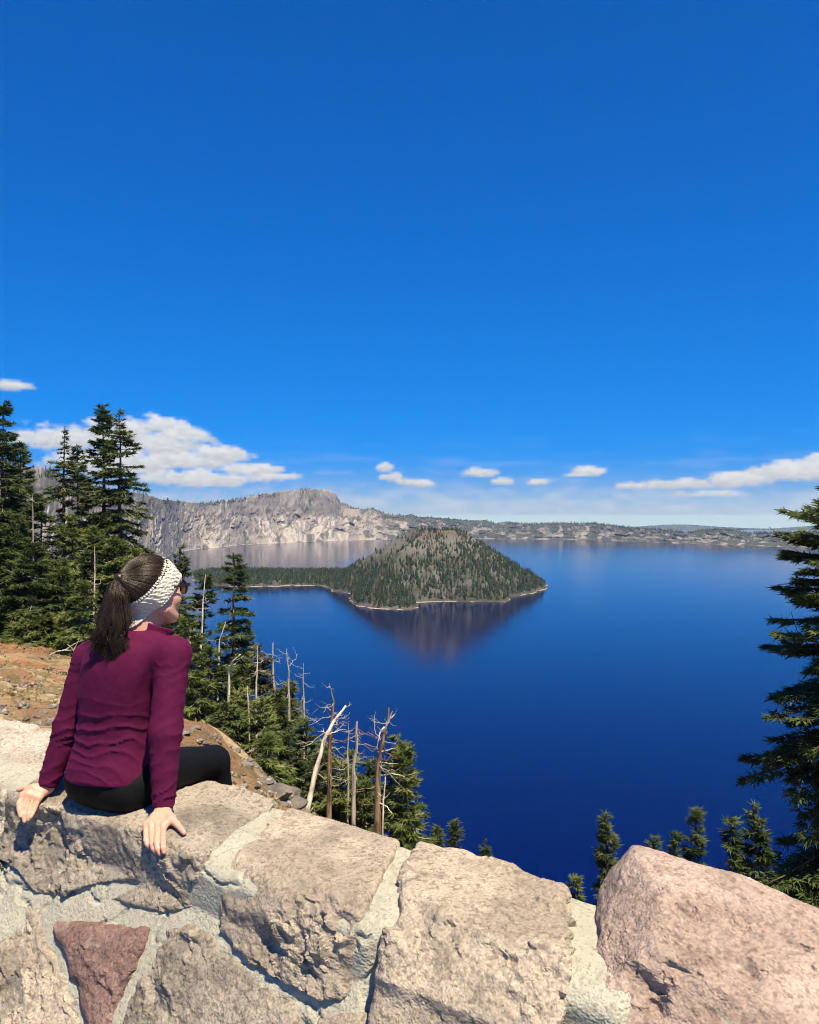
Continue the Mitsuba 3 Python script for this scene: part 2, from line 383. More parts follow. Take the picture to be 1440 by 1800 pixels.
hs = rng.uniform(7, 27, len(cand)) * np.interp(hC, [0, 60, 200], [1, 1.0, .72])
P3 = np.concatenate([cand, hC[:, None] + WATER], 1)
NI = 260
for k in range(NI):
    v, f = protos[k % 10][:2]
    key = numbered('island_conifer')
    if k < 10:
        shared = mikit.ply((v, f), 'far_tree_material')
        protos[k] = (v, f, shared)
    scene[key] = {**protos[k % 10][2], 'to_world': T().translate(P3[k].tolist()).rotate([0, 0, 1], float(rng.uniform(0, 360))).scale([float(hs[k])] * 3)}
    tag(key, 'small dark conifer in the nearest shore wood of the cone island', 'tree', 'conifers along the near shore of the island')
protos = [p[:2] for p in protos]
put('island_wood', join(scatter(protos, P3[NI:], hs[NI:], rng)), 'far_tree_material', label='mass of dark conifers covering the cone island', cat='forest', kind='stuff')

# rim woods: the trees that make the far crests ragged
sel = rng.random(5200)
cols = rng.integers(0, len(phi), 5200)
rows = np.where(sel < .7, rng.integers(88, 99, 5200), rng.integers(40, 96, 5200))
pr = RIMV[cols, rows]
cl_n = meshkit.fbm(np.stack([arc[cols] * .35, rows * .05, cols * 0], -1), 3, 40)
okr = (cl_n + np.where(phi[cols] > .5, .10, -.02) - .08 * ((phi[cols] > -9) & (phi[cols] < -4.8)) > .47) & (np.abs(phi[cols]) < 29) & (pr[:, 1] > 2500)
pr = pr[okr]
put('rim_wood', join(scatter(protos, pr - [0, 0, 2], rng.uniform(16, 30, len(pr)), rng)), 'far_tree_material', label='thin dark wood along the crests of the far crater rim', cat='forest', kind='stuff')


# ---------------------------------------------------------------- the slope behind the wall
EDGE = np.array([[-600, 420], [-200, 190], [-60, 92], [-40, 74], [-20, 50], [-15, 39], [-8, 25], [-4, 18.5], [-2, 14.4], [-.5, 11.5], [1.5, 9], [4, 8.6], [7, 10], [30, 22], [200, 120], [600, 300]])
KX = np.array([[-600, .02], [-60, .06], [-20, .112], [-12, .13], [-4, .165], [-2, .235], [0, .30], [4, .39], [20, .4], [600, .4]])


def land(x, y):
    yb = np.interp(x, *EDGE.T)
    k = np.interp(x, *KX.T)
    w = y - yb
    soft = np.where(w < 12, .5 * (w + np.sqrt(w * w + 9)), w)
    z = -.02 - k * np.maximum(y - 2.4, 0) - soft * (.80 - k)
    return z


gy1 = np.concatenate([np.linspace(-3, 2, 8), np.linspace(2.1, 24, 170), np.linspace(24.2, 90, 110), np.linspace(92, 620, 90)])
gt = np.concatenate([np.linspace(-2.2, -.62, 40), np.linspace(-.61, .62, 230), np.linspace(.63, 2.0, 40)])
GT, GY = np.meshgrid(gt, gy1, indexing='ij')
GX = GT * (np.abs(GY) + 3)
gq = np.stack([GX, GY, GX * 0], -1)
amp = np.clip(GY / 30, .12, 4)
GZ = land(GX, GY) + (meshkit.fbm(gq * .25, 4, 60) - .5) * .9 * amp + (meshkit.fbm(gq * 1.3, 4, 61) - .5) * .40 + (meshkit.fbm(gq * 6, 3, 62) - .5) * .12
GZ = np.maximum(GZ, WATER - 25)
GZ = np.where(-.6 * GX - .8 * (GY - 2.52) > .22, -1.1, GZ)                       # the viewpoint on the near side of the wall is lower
# the photographer's side is paved lower down
def soil(p, n, uv):
    a = fbm(p.x * .35, p.y * .25, 0.0, 4)
    b = fbm(p.x * 2.6, p.y * 2.6, p.z * 2.6, 4)
    g = noise(p.x * 31, p.y * 31, p.z * 31)
    c = mix((.26, .185, .115), (.18, .115, .072), smoothstep(.38, .6, a))
    c = mix(c, (.34, .27, .175), smoothstep(.5, .68, fbm(p.x * .8 + p.y * .9, p.x * .2 - p.y * .15, 3.0, 3)))
    c = mix(c, (.25, .125, .07), smoothstep(.55, .66, fbm(p.x * .3, p.y * .3, 8.0, 2)) * smoothstep(20, 30, p.y))
    c = mix(c, (.10, .092, .055), smoothstep(.50, .64, b) * .7)
    c = c * (.72 + .5 * g)
    far = smoothstep(60, 140, p.y)
    return mix(c, mix((.16, .14, .12), (.26, .22, .18), b), far)


diffuse('soil_material', soil, lambda p, n, uv: fbm(p.x * 5, p.y * 5, p.z * 5, 4) + .3 * noise(p.x * 40, p.y * 40, p.z * 40), .12, eps=.01)
SOILV = np.stack([GX, GY, GZ], -1)
put('hillside', (SOILV.reshape(-1, 3), grid_faces(*GX.shape)), 'soil_material', smooth=True, label='bare reddish brown hillside falling away behind the stone wall', kind='structure')
diffuse('pavement_material', lambda p, n, uv: mix((.10, .10, .10), (.17, .165, .16), fbm(p.x * 40, p.y * 40, 0.0, 3)))


def ground_at(x, y):
    return float(land(np.array(x), np.array(y)) + (meshkit.fbm(np.array([x, y, 0]) * .25, 4, 60) - .5) * .9 * np.clip(y / 30, .12, 4))


# ---------------------------------------------------------------- the stone wall
# wall frame: s along the wall (to the right and nearer), t from its back edge towards the photographer, z up
def wall_world(q):
    q = np.asarray(q, float)
    return np.stack([.8 * q[..., 0] - .6 * q[..., 1], 2.52 - .6 * q[..., 0] - .8 * q[..., 1], q[..., 2]], -1)


def face_t(z):
    return .44 + .6 * np.maximum(0, .33 - z)


def facets(p, cell, amp, seed, warp=.8):
    """Fracture planes: each cell of space is tilted its own way, so the surface breaks in steps."""
    from scipy.spatial import cKDTree
    r = np.random.default_rng(seed)
    lo, hi = p.min(0) - cell, p.max(0) + cell
    m = max(8, int(np.prod((hi - lo) / cell)))
    c = r.uniform(lo, hi, (m, 3))
    g = r.normal(size=(m, 3)) * amp
    w = p + (meshkit.fbm(p / cell * 1.3, 2, seed)[:, None] - .5) * cell * warp
    d, i = cKDTree(c).query(w, 2)
    a, b = (((p - c[i[:, k]]) * g[i[:, k]]).sum(1) for k in (0, 1))
    k = np.clip((d[:, 1] - d[:, 0]) / (cell * .10), 0, 1) * .5 + .5
    return a * k + b * (1 - k)


def smoothnp(a, b, x):
    t = np.clip((x - a) / (b - a), 0, 1)
    return t * t * (3 - 2 * t)


def rock_mesh(sdf, lo, hi, h, seed, rough=1.0, top_rough=.45, grain=1.0):
    ax = [np.arange(a, b + h, h) for a, b in zip(lo, hi)]
    S, TT, Zz = np.meshgrid(*ax, indexing='ij')
    v, q = nets(sdf(S, TT, Zz).astype(np.float32), np.array(lo, float), h)
    f = np.vstack([q[:, [0, 1, 2]], q[:, [0, 2, 3]]])
    n = vnormals(v, f)
    up = np.clip(n[:, 2], 0, 1) ** 2
    k = rough * (1 - up) + top_rough * up
    k2 = k * (.22 + 1.0 * smoothnp(.44, .58, meshkit.fbm(v * 4.2 + 3 * seed, 3, seed + 9)))
    st = v @ np.array([[.45, .1, .5], [.1, 1.0, .1], [-.36, .1, .85]])       # the grain runs down to the right
    d = (meshkit.fbm(v * 5 + seed, 3, seed) - .5) * .022 * k
    d += (facets(st, .13, .12, seed + 1, .25) + facets(st, .055, .14, seed + 2, .3) + facets(st, .023, .25, seed + 3, .35)) * np.minimum(k2, 1.2)
    cr = np.abs(meshkit.fbm(st * 7 + seed, 4, seed + 15) - .5)
    d -= .008 * np.clip(1 - cr / .014, 0, 1) * k2 * smoothnp(.45, .6, meshkit.noise(v * 6, seed + 4))
    d += (meshkit.fbm(v * 75, 3, seed + 7) - .5) * .0045 * (.4 + .6 * k) * grain
    return v + n * d[:, None], f


def stone_stuff(key, dark, mid, light, seed):
    def col(p, n, uv):
        a = fbm(p.x * 6 + seed, p.y * 6, p.z * 6, 4)
        b = fbm(p.x * 95, p.y * 95, p.z * 95 + seed, 3)
        g = noise(p.x * 210, p.y * 210, p.z * 210)
        c = mix(mid, light, smoothstep(.38, .66, a))
        c = mix(c, dark, smoothstep(.5, .72, b) * .55)
        c = mix(c, dark, smoothstep(.45, .30, fbm(p.x * 13, p.y * 13, p.z * 13 + seed * 2, 4)) * .35)
        c = c * (.70 + .62 * g)
        lich = smoothstep(.70, .76, fbm(p.x * 17 + 3, p.y * 17, p.z * 17 + seed, 3))
        return mix(c, (.50, .49, .42), lich * .22)

    def bmp(p, n, uv):
        return fbm(p.x * 70, p.y * 70, p.z * 70 + seed, 4) + .4 * noise(p.x * 300, p.y * 300, p.z * 300)
    return diffuse(key, col, bmp, .006, eps=.0012, two=True)


stone_stuff('greyish_stone', (.08, .071, .062), (.205, .186, .162), (.31, .28, .24), 1)
stone_stuff('tan_stone', (.115, .10, .085), (.275, .242, .205), (.375, .328, .272), 2)
stone_stuff('pink_stone', (.135, .10, .088), (.295, .235, .207), (.375, .305, .27), 3)
stone_stuff('red_stone', (.085, .058, .055), (.175, .118, .108), (.23, .158, .145), 4)
stone_stuff('pale_stone', (.14, .128, .112), (.32, .292, .258), (.41, .378, .335), 5)


def mortar_col(p, n, uv):
    g = noise(p.x * 190, p.y * 190, p.z * 190)
    b = fbm(p.x * 60, p.y * 45, p.z * 45, 3)
    c = mix((.325, .33, .28), (.40, .40, .345), fbm(p.x * 9, p.y * 9, p.z * 9, 3))
    c = mix(c, (.19, .18, .15), smoothstep(.60, .8, g) * .6)
    return mix(c, (.27, .255, .21), smoothstep(.56, .7, b) * .5)


diffuse('mortar_material', mortar_col, lambda p, n, uv: fbm(p.x * 110, p.y * 110, p.z * 110, 3) + .5 * noise(p.x * 260, p.y * 260, p.z * 260), .004, eps=.0012)

pw = lambda x, *pts: np.interp(x, [q[0] for q in pts], [q[1] for q in pts])


def cap(left, right, bottom, top, face, back=None, k=.02):
    """A capstone: what lies between its left and right joints, over its bottom joint, under its top and behind its face."""
    def sdf(s, t, z):
        d = smax((left(t, z) - s) * .9, (s - right(t, z)) * .9, k)
        d = smax(d, bottom(s, t) - z, k)
        d = smax(d, (z - top(s, t)) * .95, k)
        d = smax(d, (t - face(s, z)) * .9, k * 1.2)
        return smax(d, (back(s, z) if back else -.01) - t, k * 1.5)
    return sdf


WALL = numbered('stone_wall')
tag(WALL, 'low stone parapet wall with wide pale mortar joints running across the foreground', 'wall')
H = .0055

# the stone that the woman sits on
capA = cap(lambda t, z: pw(t, (-.05, -1.70), (.1, -1.66), (.296, -1.56), (.40, -1.50), (.47, -1.545 if False else -1.5)) - .10 * np.clip(.46 - z, 0, .1),
           lambda t, z: pw(t, (0, -.572), (.17, -.525), (.34, -.458), (.42, -.450), (.5, -.450)),
           lambda s, t: pw(s, (-1.62, .38), (-1.55, .30), (-1.404, .238), (-1.155, .195), (-.99, .205), (-.926, .257), (-.782, .271), (-.613, .29), (-.45, .336), (-.42, .42)) - .004,
           lambda s, t: pw(s, (-1.6, .485), (-1.4, .50), (-1.0, .50), (-.9, .507), (-.7, .515), (-.5, .50)) - .24 * np.clip(t - pw(s, (-1.5, .38), (-1.1, .37), (-.8, .35), (-.6, .34), (-.45, .36)), 0, 1) + .02 * np.clip(.15 - t, 0, .2),
           lambda s, z: pw(s, (-1.6, .48), (-1.45, .50), (-1.3, .495), (-1.15, .455), (-1.0, .452), (-.92, .445), (-.8, .442), (-.6, .446), (-.45, .44)) + .62 * np.clip(.345 - z, 0, .2) - .9 * np.clip(pw(s, (-1.5, .29), (-1.2, .215), (-1.0, .23), (-.9, .28), (-.7, .275), (-.45, .30)) - z, 0, .1))


def notch(sdf):
    """The dark broken hollow under the stone's lower edge."""
    def f(s, t, z):
        hollow = np.hypot((s + .99 - (z - .24) * 1.6) * .9, (z - .235 - (s + .99) * .33) * 3.2) - .105
        hollow = smax(hollow, .375 - t, .02)
        return smax(sdf(s, t, z), -hollow, .012)
    return f


capB = cap(lambda t, z: pw(t, (0, -.515), (.27, -.41), (.40, -.362), (.5, -.352)), lambda t, z: pw(t, (0, -.032), (.177, .05), (.303, .115), (.42, .160), (.5, .165)) + .0 * z,
           lambda s, t: pw(s, (-.40, .375), (-.37, .345), (-.32, .318), (-.2, .292), (-.05, .279), (.09, .275), (.17, .315)) - .01,
           lambda s, t: pw(s, (-.5, .50), (0, .502), (.2, .505)) - .30 * np.clip(t - pw(s, (-.4, .36), (-.2, .33), (0, .35), (.2, .38)), 0, 1),
           lambda s, z: pw(s, (-.4, .44), (-.3, .455), (-.1, .465), (.1, .455), (.2, .43)) - .55 * np.clip(z - pw(s, (-.4, .42), (-.3, .38), (-.15, .42), (0, .40), (.18, .44)), 0, .1) + .62 * np.clip(.345 - z, 0, .2))
capC = cap(lambda t, z: pw(t, (-.05, .02), (0, .028), (.27, .175), (.36, .235), (.5, .25)), lambda t, z: pw(t, (-.05, .50), (0, .535), (.2, .635), (.32, .695), (.5, .745)),
           lambda s, t: pw(s, (.2, .34), (.28, .285), (.33, .262), (.39, .22), (.75, .2)),
           lambda s, t: pw(s, (0, .51), (.1, .525), (.3, .522), (.45, .518), (.55, .512), (.75, .51)) + .02 * np.clip(t - .1, 0, .2),
           lambda s, z: pw(s, (.2, .352), (.35, .36), (.5, .35), (.75, .34)) + 1.1 * np.clip(.508 - z, -.1, .115) + .62 * np.clip(.36 - z, 0, .2))


def capD(s, t, z):
    k = .014
    smooth_top = np.minimum(.56 - .25 * (s - .89) - .28 * (t - .25), .635 - .07 * np.clip(s - .72, 0, 1))
    rough_left = .645 + np.where(s < .70, 1.25, .55) * (s - .70) - .56 * (t + .05)
    d = smax(z - smooth_top, (z - rough_left) * .8, k)
    d = smax(d, (t - (.255 + .80 * (.56 - .25 * (s - .89) - z))) * .72, k)
    d = smax(d, (pw(t, (-.1, .575), (0, .615), (.2, .70), (.42, .80), (.5, .82)) + .40 * np.clip(z - .54, 0, 1) - s) * .9, k)
    d = smax(d, s - 1.36 + .25 * t, k)
    d = smax(d, t - .49, k)
    return smax(smax(d, -.09 - t, .04), .18 - z, k)


capI = cap(lambda t, z: -2.62 + .1 * t, lambda t, z: pw(t, (0, -1.79), (.25, -1.68), (.40, -1.60), (.47, -1.56)), lambda s, t: .26 + 0 * s, lambda s, t: .505 + .015 * np.sin(s * 5) - .14 * np.clip(t - .2, 0, 1), lambda s, z: .46 + 0 * s)
capR = cap(lambda t, z: 1.42 - .25 * t, lambda t, z: 2.1 + 0 * t, lambda s, t: .24 + 0 * s, lambda s, t: .52 - .12 * np.clip(t - .2, 0, 1), lambda s, z: .45 + 0 * s)
capL = cap(lambda t, z: -3.4 + 0 * t, lambda t, z: -2.69 + .1 * t, lambda s, t: .24 + 0 * s, lambda s, t: .50 - .12 * np.clip(t - .2, 0, 1), lambda s, z: .45 + 0 * s)
CAPS = [('greyish_stone', notch(capA), (-1.76, -.06, .13), (-.38, .54, .56), 11, 'broad grey capstone that the woman sits on', .75, .4), ('tan_stone', capB, (-.56, -.06, .24), (.23, .54, .56), 23, None, .9, .42),
        ('tan_stone', capC, (-.03, -.1, .16), (.79, .56, .56), 37, None, .9, .4), ('pink_stone', capD, (.62, -.15, .14), (1.42, .58, .72), 41, 'large pinkish boulder capstone rising higher than the others', 1.0, .5),
        ('pale_stone', capI, (-2.68, -.06, .22), (-1.5, .54, .56), 53, None, .7, .4), ('tan_stone', capR, (1.28, -.06, .2), (2.15, .52, .58), 61, None, .8, .4), ('greyish_stone', capL, (-3.45, -.06, .2), (-2.55, .52, .56), 67, None, .8, .4)]
for k, (m, sdf, lo, hi, sd, lab, r, tr) in enumerate(CAPS):
    v, f = rock_mesh(sdf, lo, hi, H if k < 5 else .014, sd, r, tr)
    c = v[f].mean(1)
    f = f[~((c[:, 2] < .42) & (c[:, 1] < .32) & (c[:, 1] > .03) & (c[:, 0] < (.6 if k == 3 else 9)))]          # the part bedded in the mortar
    put(WALL + '__' + numbered('capstone'), (wall_world(v), f[:, ::-1]), m, smooth=24, label=lab)

FACE = [('red_stone', [(-1.031, .157), (-.831, .200), (-.62, .236), (-.61, .19), (-.616, .079), (-.617, 0), (-.672, -.003), (-.871, .095)], +.016, 71, 'small wedge of dark reddish stone'),
        ('greyish_stone', [(-.559, .23), (-.462, .278), (-.291, .269), (-.093, .245), (.019, .217), (.078, .166), (.163, .015), (0, -.12), (-.5, -.15), (-.572, .013), (-.557, .108)], .004, 73, None),
        ('tan_stone', [(-1.632, .247), (-1.414, .203), (-1.173, .158), (-1.065, .106), (-.852, .043), (-.719, -.016), (-.66, -.09), (-.75, -.3), (-1.2, -.36), (-1.9, -.3), (-2.2, -.05), (-2.014, .18)], .006, 79, None),
        ('tan_stone', [(.103, .173), (.10, .226), (.15, .248), (.269, .265), (.34, .241), (.68, .2), (.74, -.02), (.5, -.1), (.2, .06)], 0.0, 83, None),
        ('greyish_stone', [(.80, .2), (1.3, .2), (1.5, -.05), (1.1, -.2), (.8, -.1)], .01, 89, None), ('pale_stone', [(-3.2, .18), (-2.3, .2), (-2.32, -.2), (-2.7, -.3), (-3.2, -.2)], .015, 91, None),
        ('tan_stone', [(-.6, -.2), (-.25, -.22), (.05, -.18), (.1, -.62), (-.62, -.62)], .01, 93, None), ('greyish_stone', [(-1.5, -.42), (-.95, -.41), (-.7, -.34), (-.68, -.62), (-1.5, -.62)], .01, 97, None),
        ('pink_stone', [(.17, -.05), (.42, -.15), (.7, -.13), (1.1, -.27), (1.1, -.62), (.17, -.62)], .01, 99, None)]
def build_faces():
    for k, (m, P, out, sd, lab) in enumerate(FACE):
        P = np.array(P)
        lo, hi = P.min(0) - .04, P.max(0) + .04
        c2 = np.stack(np.meshgrid(np.arange(lo[0], hi[0], H), np.arange(lo[1], hi[1], H), indexing='ij'), -1)
        d2 = poly_dist(P, c2.reshape(-1, 2) + (meshkit.fbm(np.concatenate([c2.reshape(-1, 2) * 14, np.zeros((c2[..., 0].size, 1))], 1), 3, sd)[:, None] - .5) * .014).reshape(c2.shape[:2])

        def sdf(s, t, z, d2=d2, lo=lo, out=out, h=H):
            i = np.clip(np.round((s - lo[0]) / H).astype(int), 0, d2.shape[0] - 1)
            j = np.clip(np.round((z - lo[1]) / H).astype(int), 0, d2.shape[1] - 1)
            e = d2[i, j] - .010
            bulge = np.clip(-e / .10, 0, 1)
            return smax(smax(e, (t - face_t(z) - out - .022 * np.sqrt(bulge)) * .86, .02), .37 - t, .01)
        h = H if k < 4 else (.014 if k < 9 else .022)
        v, f = rock_mesh(sdf, (lo[0], .33, lo[1]), (hi[0], face_t(lo[1]) + out + .09, hi[1]), h, sd, .45 if k == 0 else .7, .5)
        c = v[f].mean(1)
        f = f[c[:, 1] > face_t(c[:, 2]) - .06]
        put(WALL + '__' + numbered('face_stone'), (wall_world(v), f[:, ::-1]), m, smooth=24, label=lab)


# the wall goes on to both sides, out of the picture
wr_ = np.random.default_rng(404)
MATS = ['greyish_stone', 'tan_stone', 'pale_stone', 'tan_stone', 'pink_stone']
for s0, s1 in ((-9.1, -3.5), (2.2, 5.1)):
    a = s0
    while a < s1 - .3:
        b = min(a + wr_.uniform(.55, .85), s1)
        sl, top_, dp = wr_.uniform(-.15, .15), wr_.uniform(.50, .55), wr_.uniform(.44, .47)
        sdf = cap(lambda t, z: a + .03 + sl * t, lambda t, z: b - .03 + sl * t, lambda s, t: .25 + .04 * np.sin(s * 7), lambda s, t: top_ - .12 * np.clip(t - .2, 0, 1) + 0 * s, lambda s, z: dp + .5 * np.clip(.34 - z, 0, .2))
        v, f = rock_mesh(sdf, (a - .1, -.06, .2), (b + .1, .56, .62), .02, int(1000 * (a + 20)), .8, .4)
        put(WALL + '__' + numbered('capstone'), (wall_world(v), f[:, ::-1]), MATS[wr_.integers(5)], smooth=24)
        a = b
for s0, s1 in ((-9.0, -3.3), (1.6, 5.0)):
    for row in range(2):
        a = s0 + .2 * row
        while a < s1 - .3:
            b = min(a + wr_.uniform(.5, .8), s1)
            j = lambda k: wr_.uniform(-k, k)
            z0, z1 = (-.2, .2) if row == 0 else (-.62, -.26)
            FACE.append((MATS[wr_.integers(5)], [(a + .04 + j(.04), z0 + j(.05)), ((a + b) / 2, z0 + j(.05)), (b - .04 + j(.04), z0 + j(.05)), (b - .04 + j(.05), z1 + j(.03)), ((a + b) / 2 + j(.1), z1 + j(.05)), (a + .04 + j(.05), z1 + j(.03))], .01, 2000 + len(FACE), None))
            a = b
build_faces()

# the mortar core: the profile swept along the wall, a little behind the stones' faces
us = np.concatenate([np.linspace(-.62, .40, 186), np.full(0, 0)])
prof = [(face_t(z), z) for z in np.linspace(-.62, .43, 150)]
prof += [(.44 - .13 * (1 - math.cos(a)), .43 + .06 * math.sin(a)) for a in np.linspace(.1, math.pi / 2, 18)]
prof += [(t, .49) for t in np.linspace(.305, .03, 54)] + [(.03 - .03 * math.sin(a), .455 + .03 * math.cos(a)) for a in np.linspace(.2, math.pi / 2, 6)] + [(0, z) for z in np.linspace(.44, -.9, 24)]
prof = np.array(prof)
ss = np.concatenate([np.linspace(-9.2, -3.62, 110), np.linspace(-3.6, -1.8, 90), np.linspace(-1.795, 1.4, 460), np.linspace(1.42, 2.3, 40), np.linspace(2.35, 5.2, 60)])
mv = np.concatenate([np.repeat(ss, len(prof))[:, None], np.tile(prof, (len(ss), 1))], 1)
mv[:, 1] -= .055 * smoothnp(.18, .26, mv[:, 0]) * smoothnp(1.5, 1.4, mv[:, 0]) * np.clip((mv[:, 2] - .15) / .15, 0, 1) * (mv[:, 1] > .1)
mv[:, 1] -= .13 * smoothnp(.82, .88, mv[:, 0]) * smoothnp(1.36, 1.30, mv[:, 0]) * np.clip((mv[:, 2] - .1) / .15, 0, 1) * (mv[:, 1] > .1)
mv[:, 1] += .045 * smoothnp(-1.12, -1.32, mv[:, 0]) * smoothnp(-2.0, -1.85, mv[:, 0]) * np.clip((.31 - mv[:, 2]) / .06, 0, 1) * (mv[:, 1] > .1)
mf = grid_faces(len(ss), len(prof))
mn = vnormals(mv, np.vstack([mf[:, [0, 1, 2]], mf[:, [0, 2, 3]]]))
if (mn[:, 1] * (mv[:, 1] - .2)).mean() < 0:
    mf, mn = mf[:, ::-1], -mn
md = (meshkit.fbm(mv * 4, 3, 3) - .5) * .014 + (meshkit.fbm(mv * 22, 3, 4) - .5) * .0045 + (meshkit.fbm(mv * 90, 2, 5) - .5) * .0022
cr = np.abs(meshkit.fbm(mv * 3.1 + 7, 4, 8) - .5)
md -= .012 * np.clip(1 - cr / .010, 0, 1)
put(WALL + '__mortar', (wall_world(mv + mn * md[:, None]), mf[:, ::-1]), 'mortar_material', smooth=50)

# the paved viewpoint on the photographer's side
put('pavement', (np.concatenate([wall_world(np.array([[-14, .45, -.60], [14, .45, -.60], [14, 9, -.60], [-14, 9, -.60]]))]), np.array([[0, 3, 2, 1]])), 'pavement_material', label='dark paved viewpoint on the near side of the wall', kind='structure')

# ---------------------------------------------------------------- trees near the viewpoint
def leaf_green(lo, hi):
    def fn(p, n, uv):
        a = fbm(p.x * .9, p.y * .9, p.z * 1.4, 3)
        b = noise(p.x * 7, p.y * 7, p.z * 7)
        c = mix(lo, hi, smoothstep(.3, .7, a * .6 + b * .4))
        return mix(c, (.15, .13, .075), smoothstep(.80, .9, noise(p.x * 2.3, p.y * 2.3, p.z * 2.3)) * .35)
    return fn


for key, lo, hi in (('fir_foliage', (.044, .072, .028), (.118, .155, .060)), ('dark_foliage', (.018, .030, .013), (.055, .072, .028)), ('bright_foliage', (.080, .114, .036), (.205, .24, .085)), ('olive_foliage', (.085, .09, .04), (.19, .18, .085))):
    scene[key] = {'type': 'principledthin', 'base_color': tex(leaf_green(lo, hi)), 'roughness': .65, 'diff_trans': .55, 'spec_trans': 0.0, 'eta': 1.3}
diffuse('bark_material', lambda p, n, uv: mix((.075, .052, .04), (.17, .125, .10), fbm(p.x * 14, p.y * 14, p.z * 3, 4)))
diffuse('dead_wood_material', lambda p, n, uv: mix((.24, .21, .185), (.50, .465, .42), fbm(p.x * 22, p.y * 22, p.z * 4, 4)))
diffuse('white_wood_material', lambda p, n, uv: mix((.36, .31, .26), (.66, .62, .55), smoothstep(.3, .6, fbm(p.x * 20, p.y * 20, p.z * 3, 4))))
diffuse('brown_wood_material', lambda p, n, uv: mix((.10, .062, .042), (.27, .185, .135), smoothstep(.3, .65, fbm(p.x * 26, p.y * 26, p.z * 4, 4))))


def sprays(base, dirs, side, ln, rng, width=.085, spread=1.05, n=7):
    """Fans of n narrow pointed blades at base, along dirs, spread towards side."""
    m = len(base)
    up = np.cross(side, dirs)
    a = np.linspace(-spread, spread, n)[None, :] + rng.normal(0, .16, (m, n))
    tip = dirs[:, None] * np.cos(a)[..., None] + side[:, None] * np.sin(a)[..., None] + up[:, None] * rng.normal(0, .22, (m, n))[..., None]
    l = (ln[:, None] * (1 - .28 * np.abs(np.linspace(-1, 1, n))) * rng.uniform(.75, 1.2, (m, n)))[..., None]
    tip = base[:, None] + tip * l
    mid = (base[:, None] + tip) / 2
    per = np.cross(tip - base[:, None], up[:, None] + rng.normal(0, .5, (m, n, 3)))
    per *= (width * l / (np.linalg.norm(per, axis=-1, keepdims=True) + 1e-9))
    v = np.stack([base[:, None] * .7 + mid * .3 + per * 1.25, tip, base[:, None] * .7 + mid * .3 - per * 1.25], 2).reshape(-1, 3)
    k = np.arange(m * n) * 3
    return v, np.stack([k, k + 1, k + 2], 1)


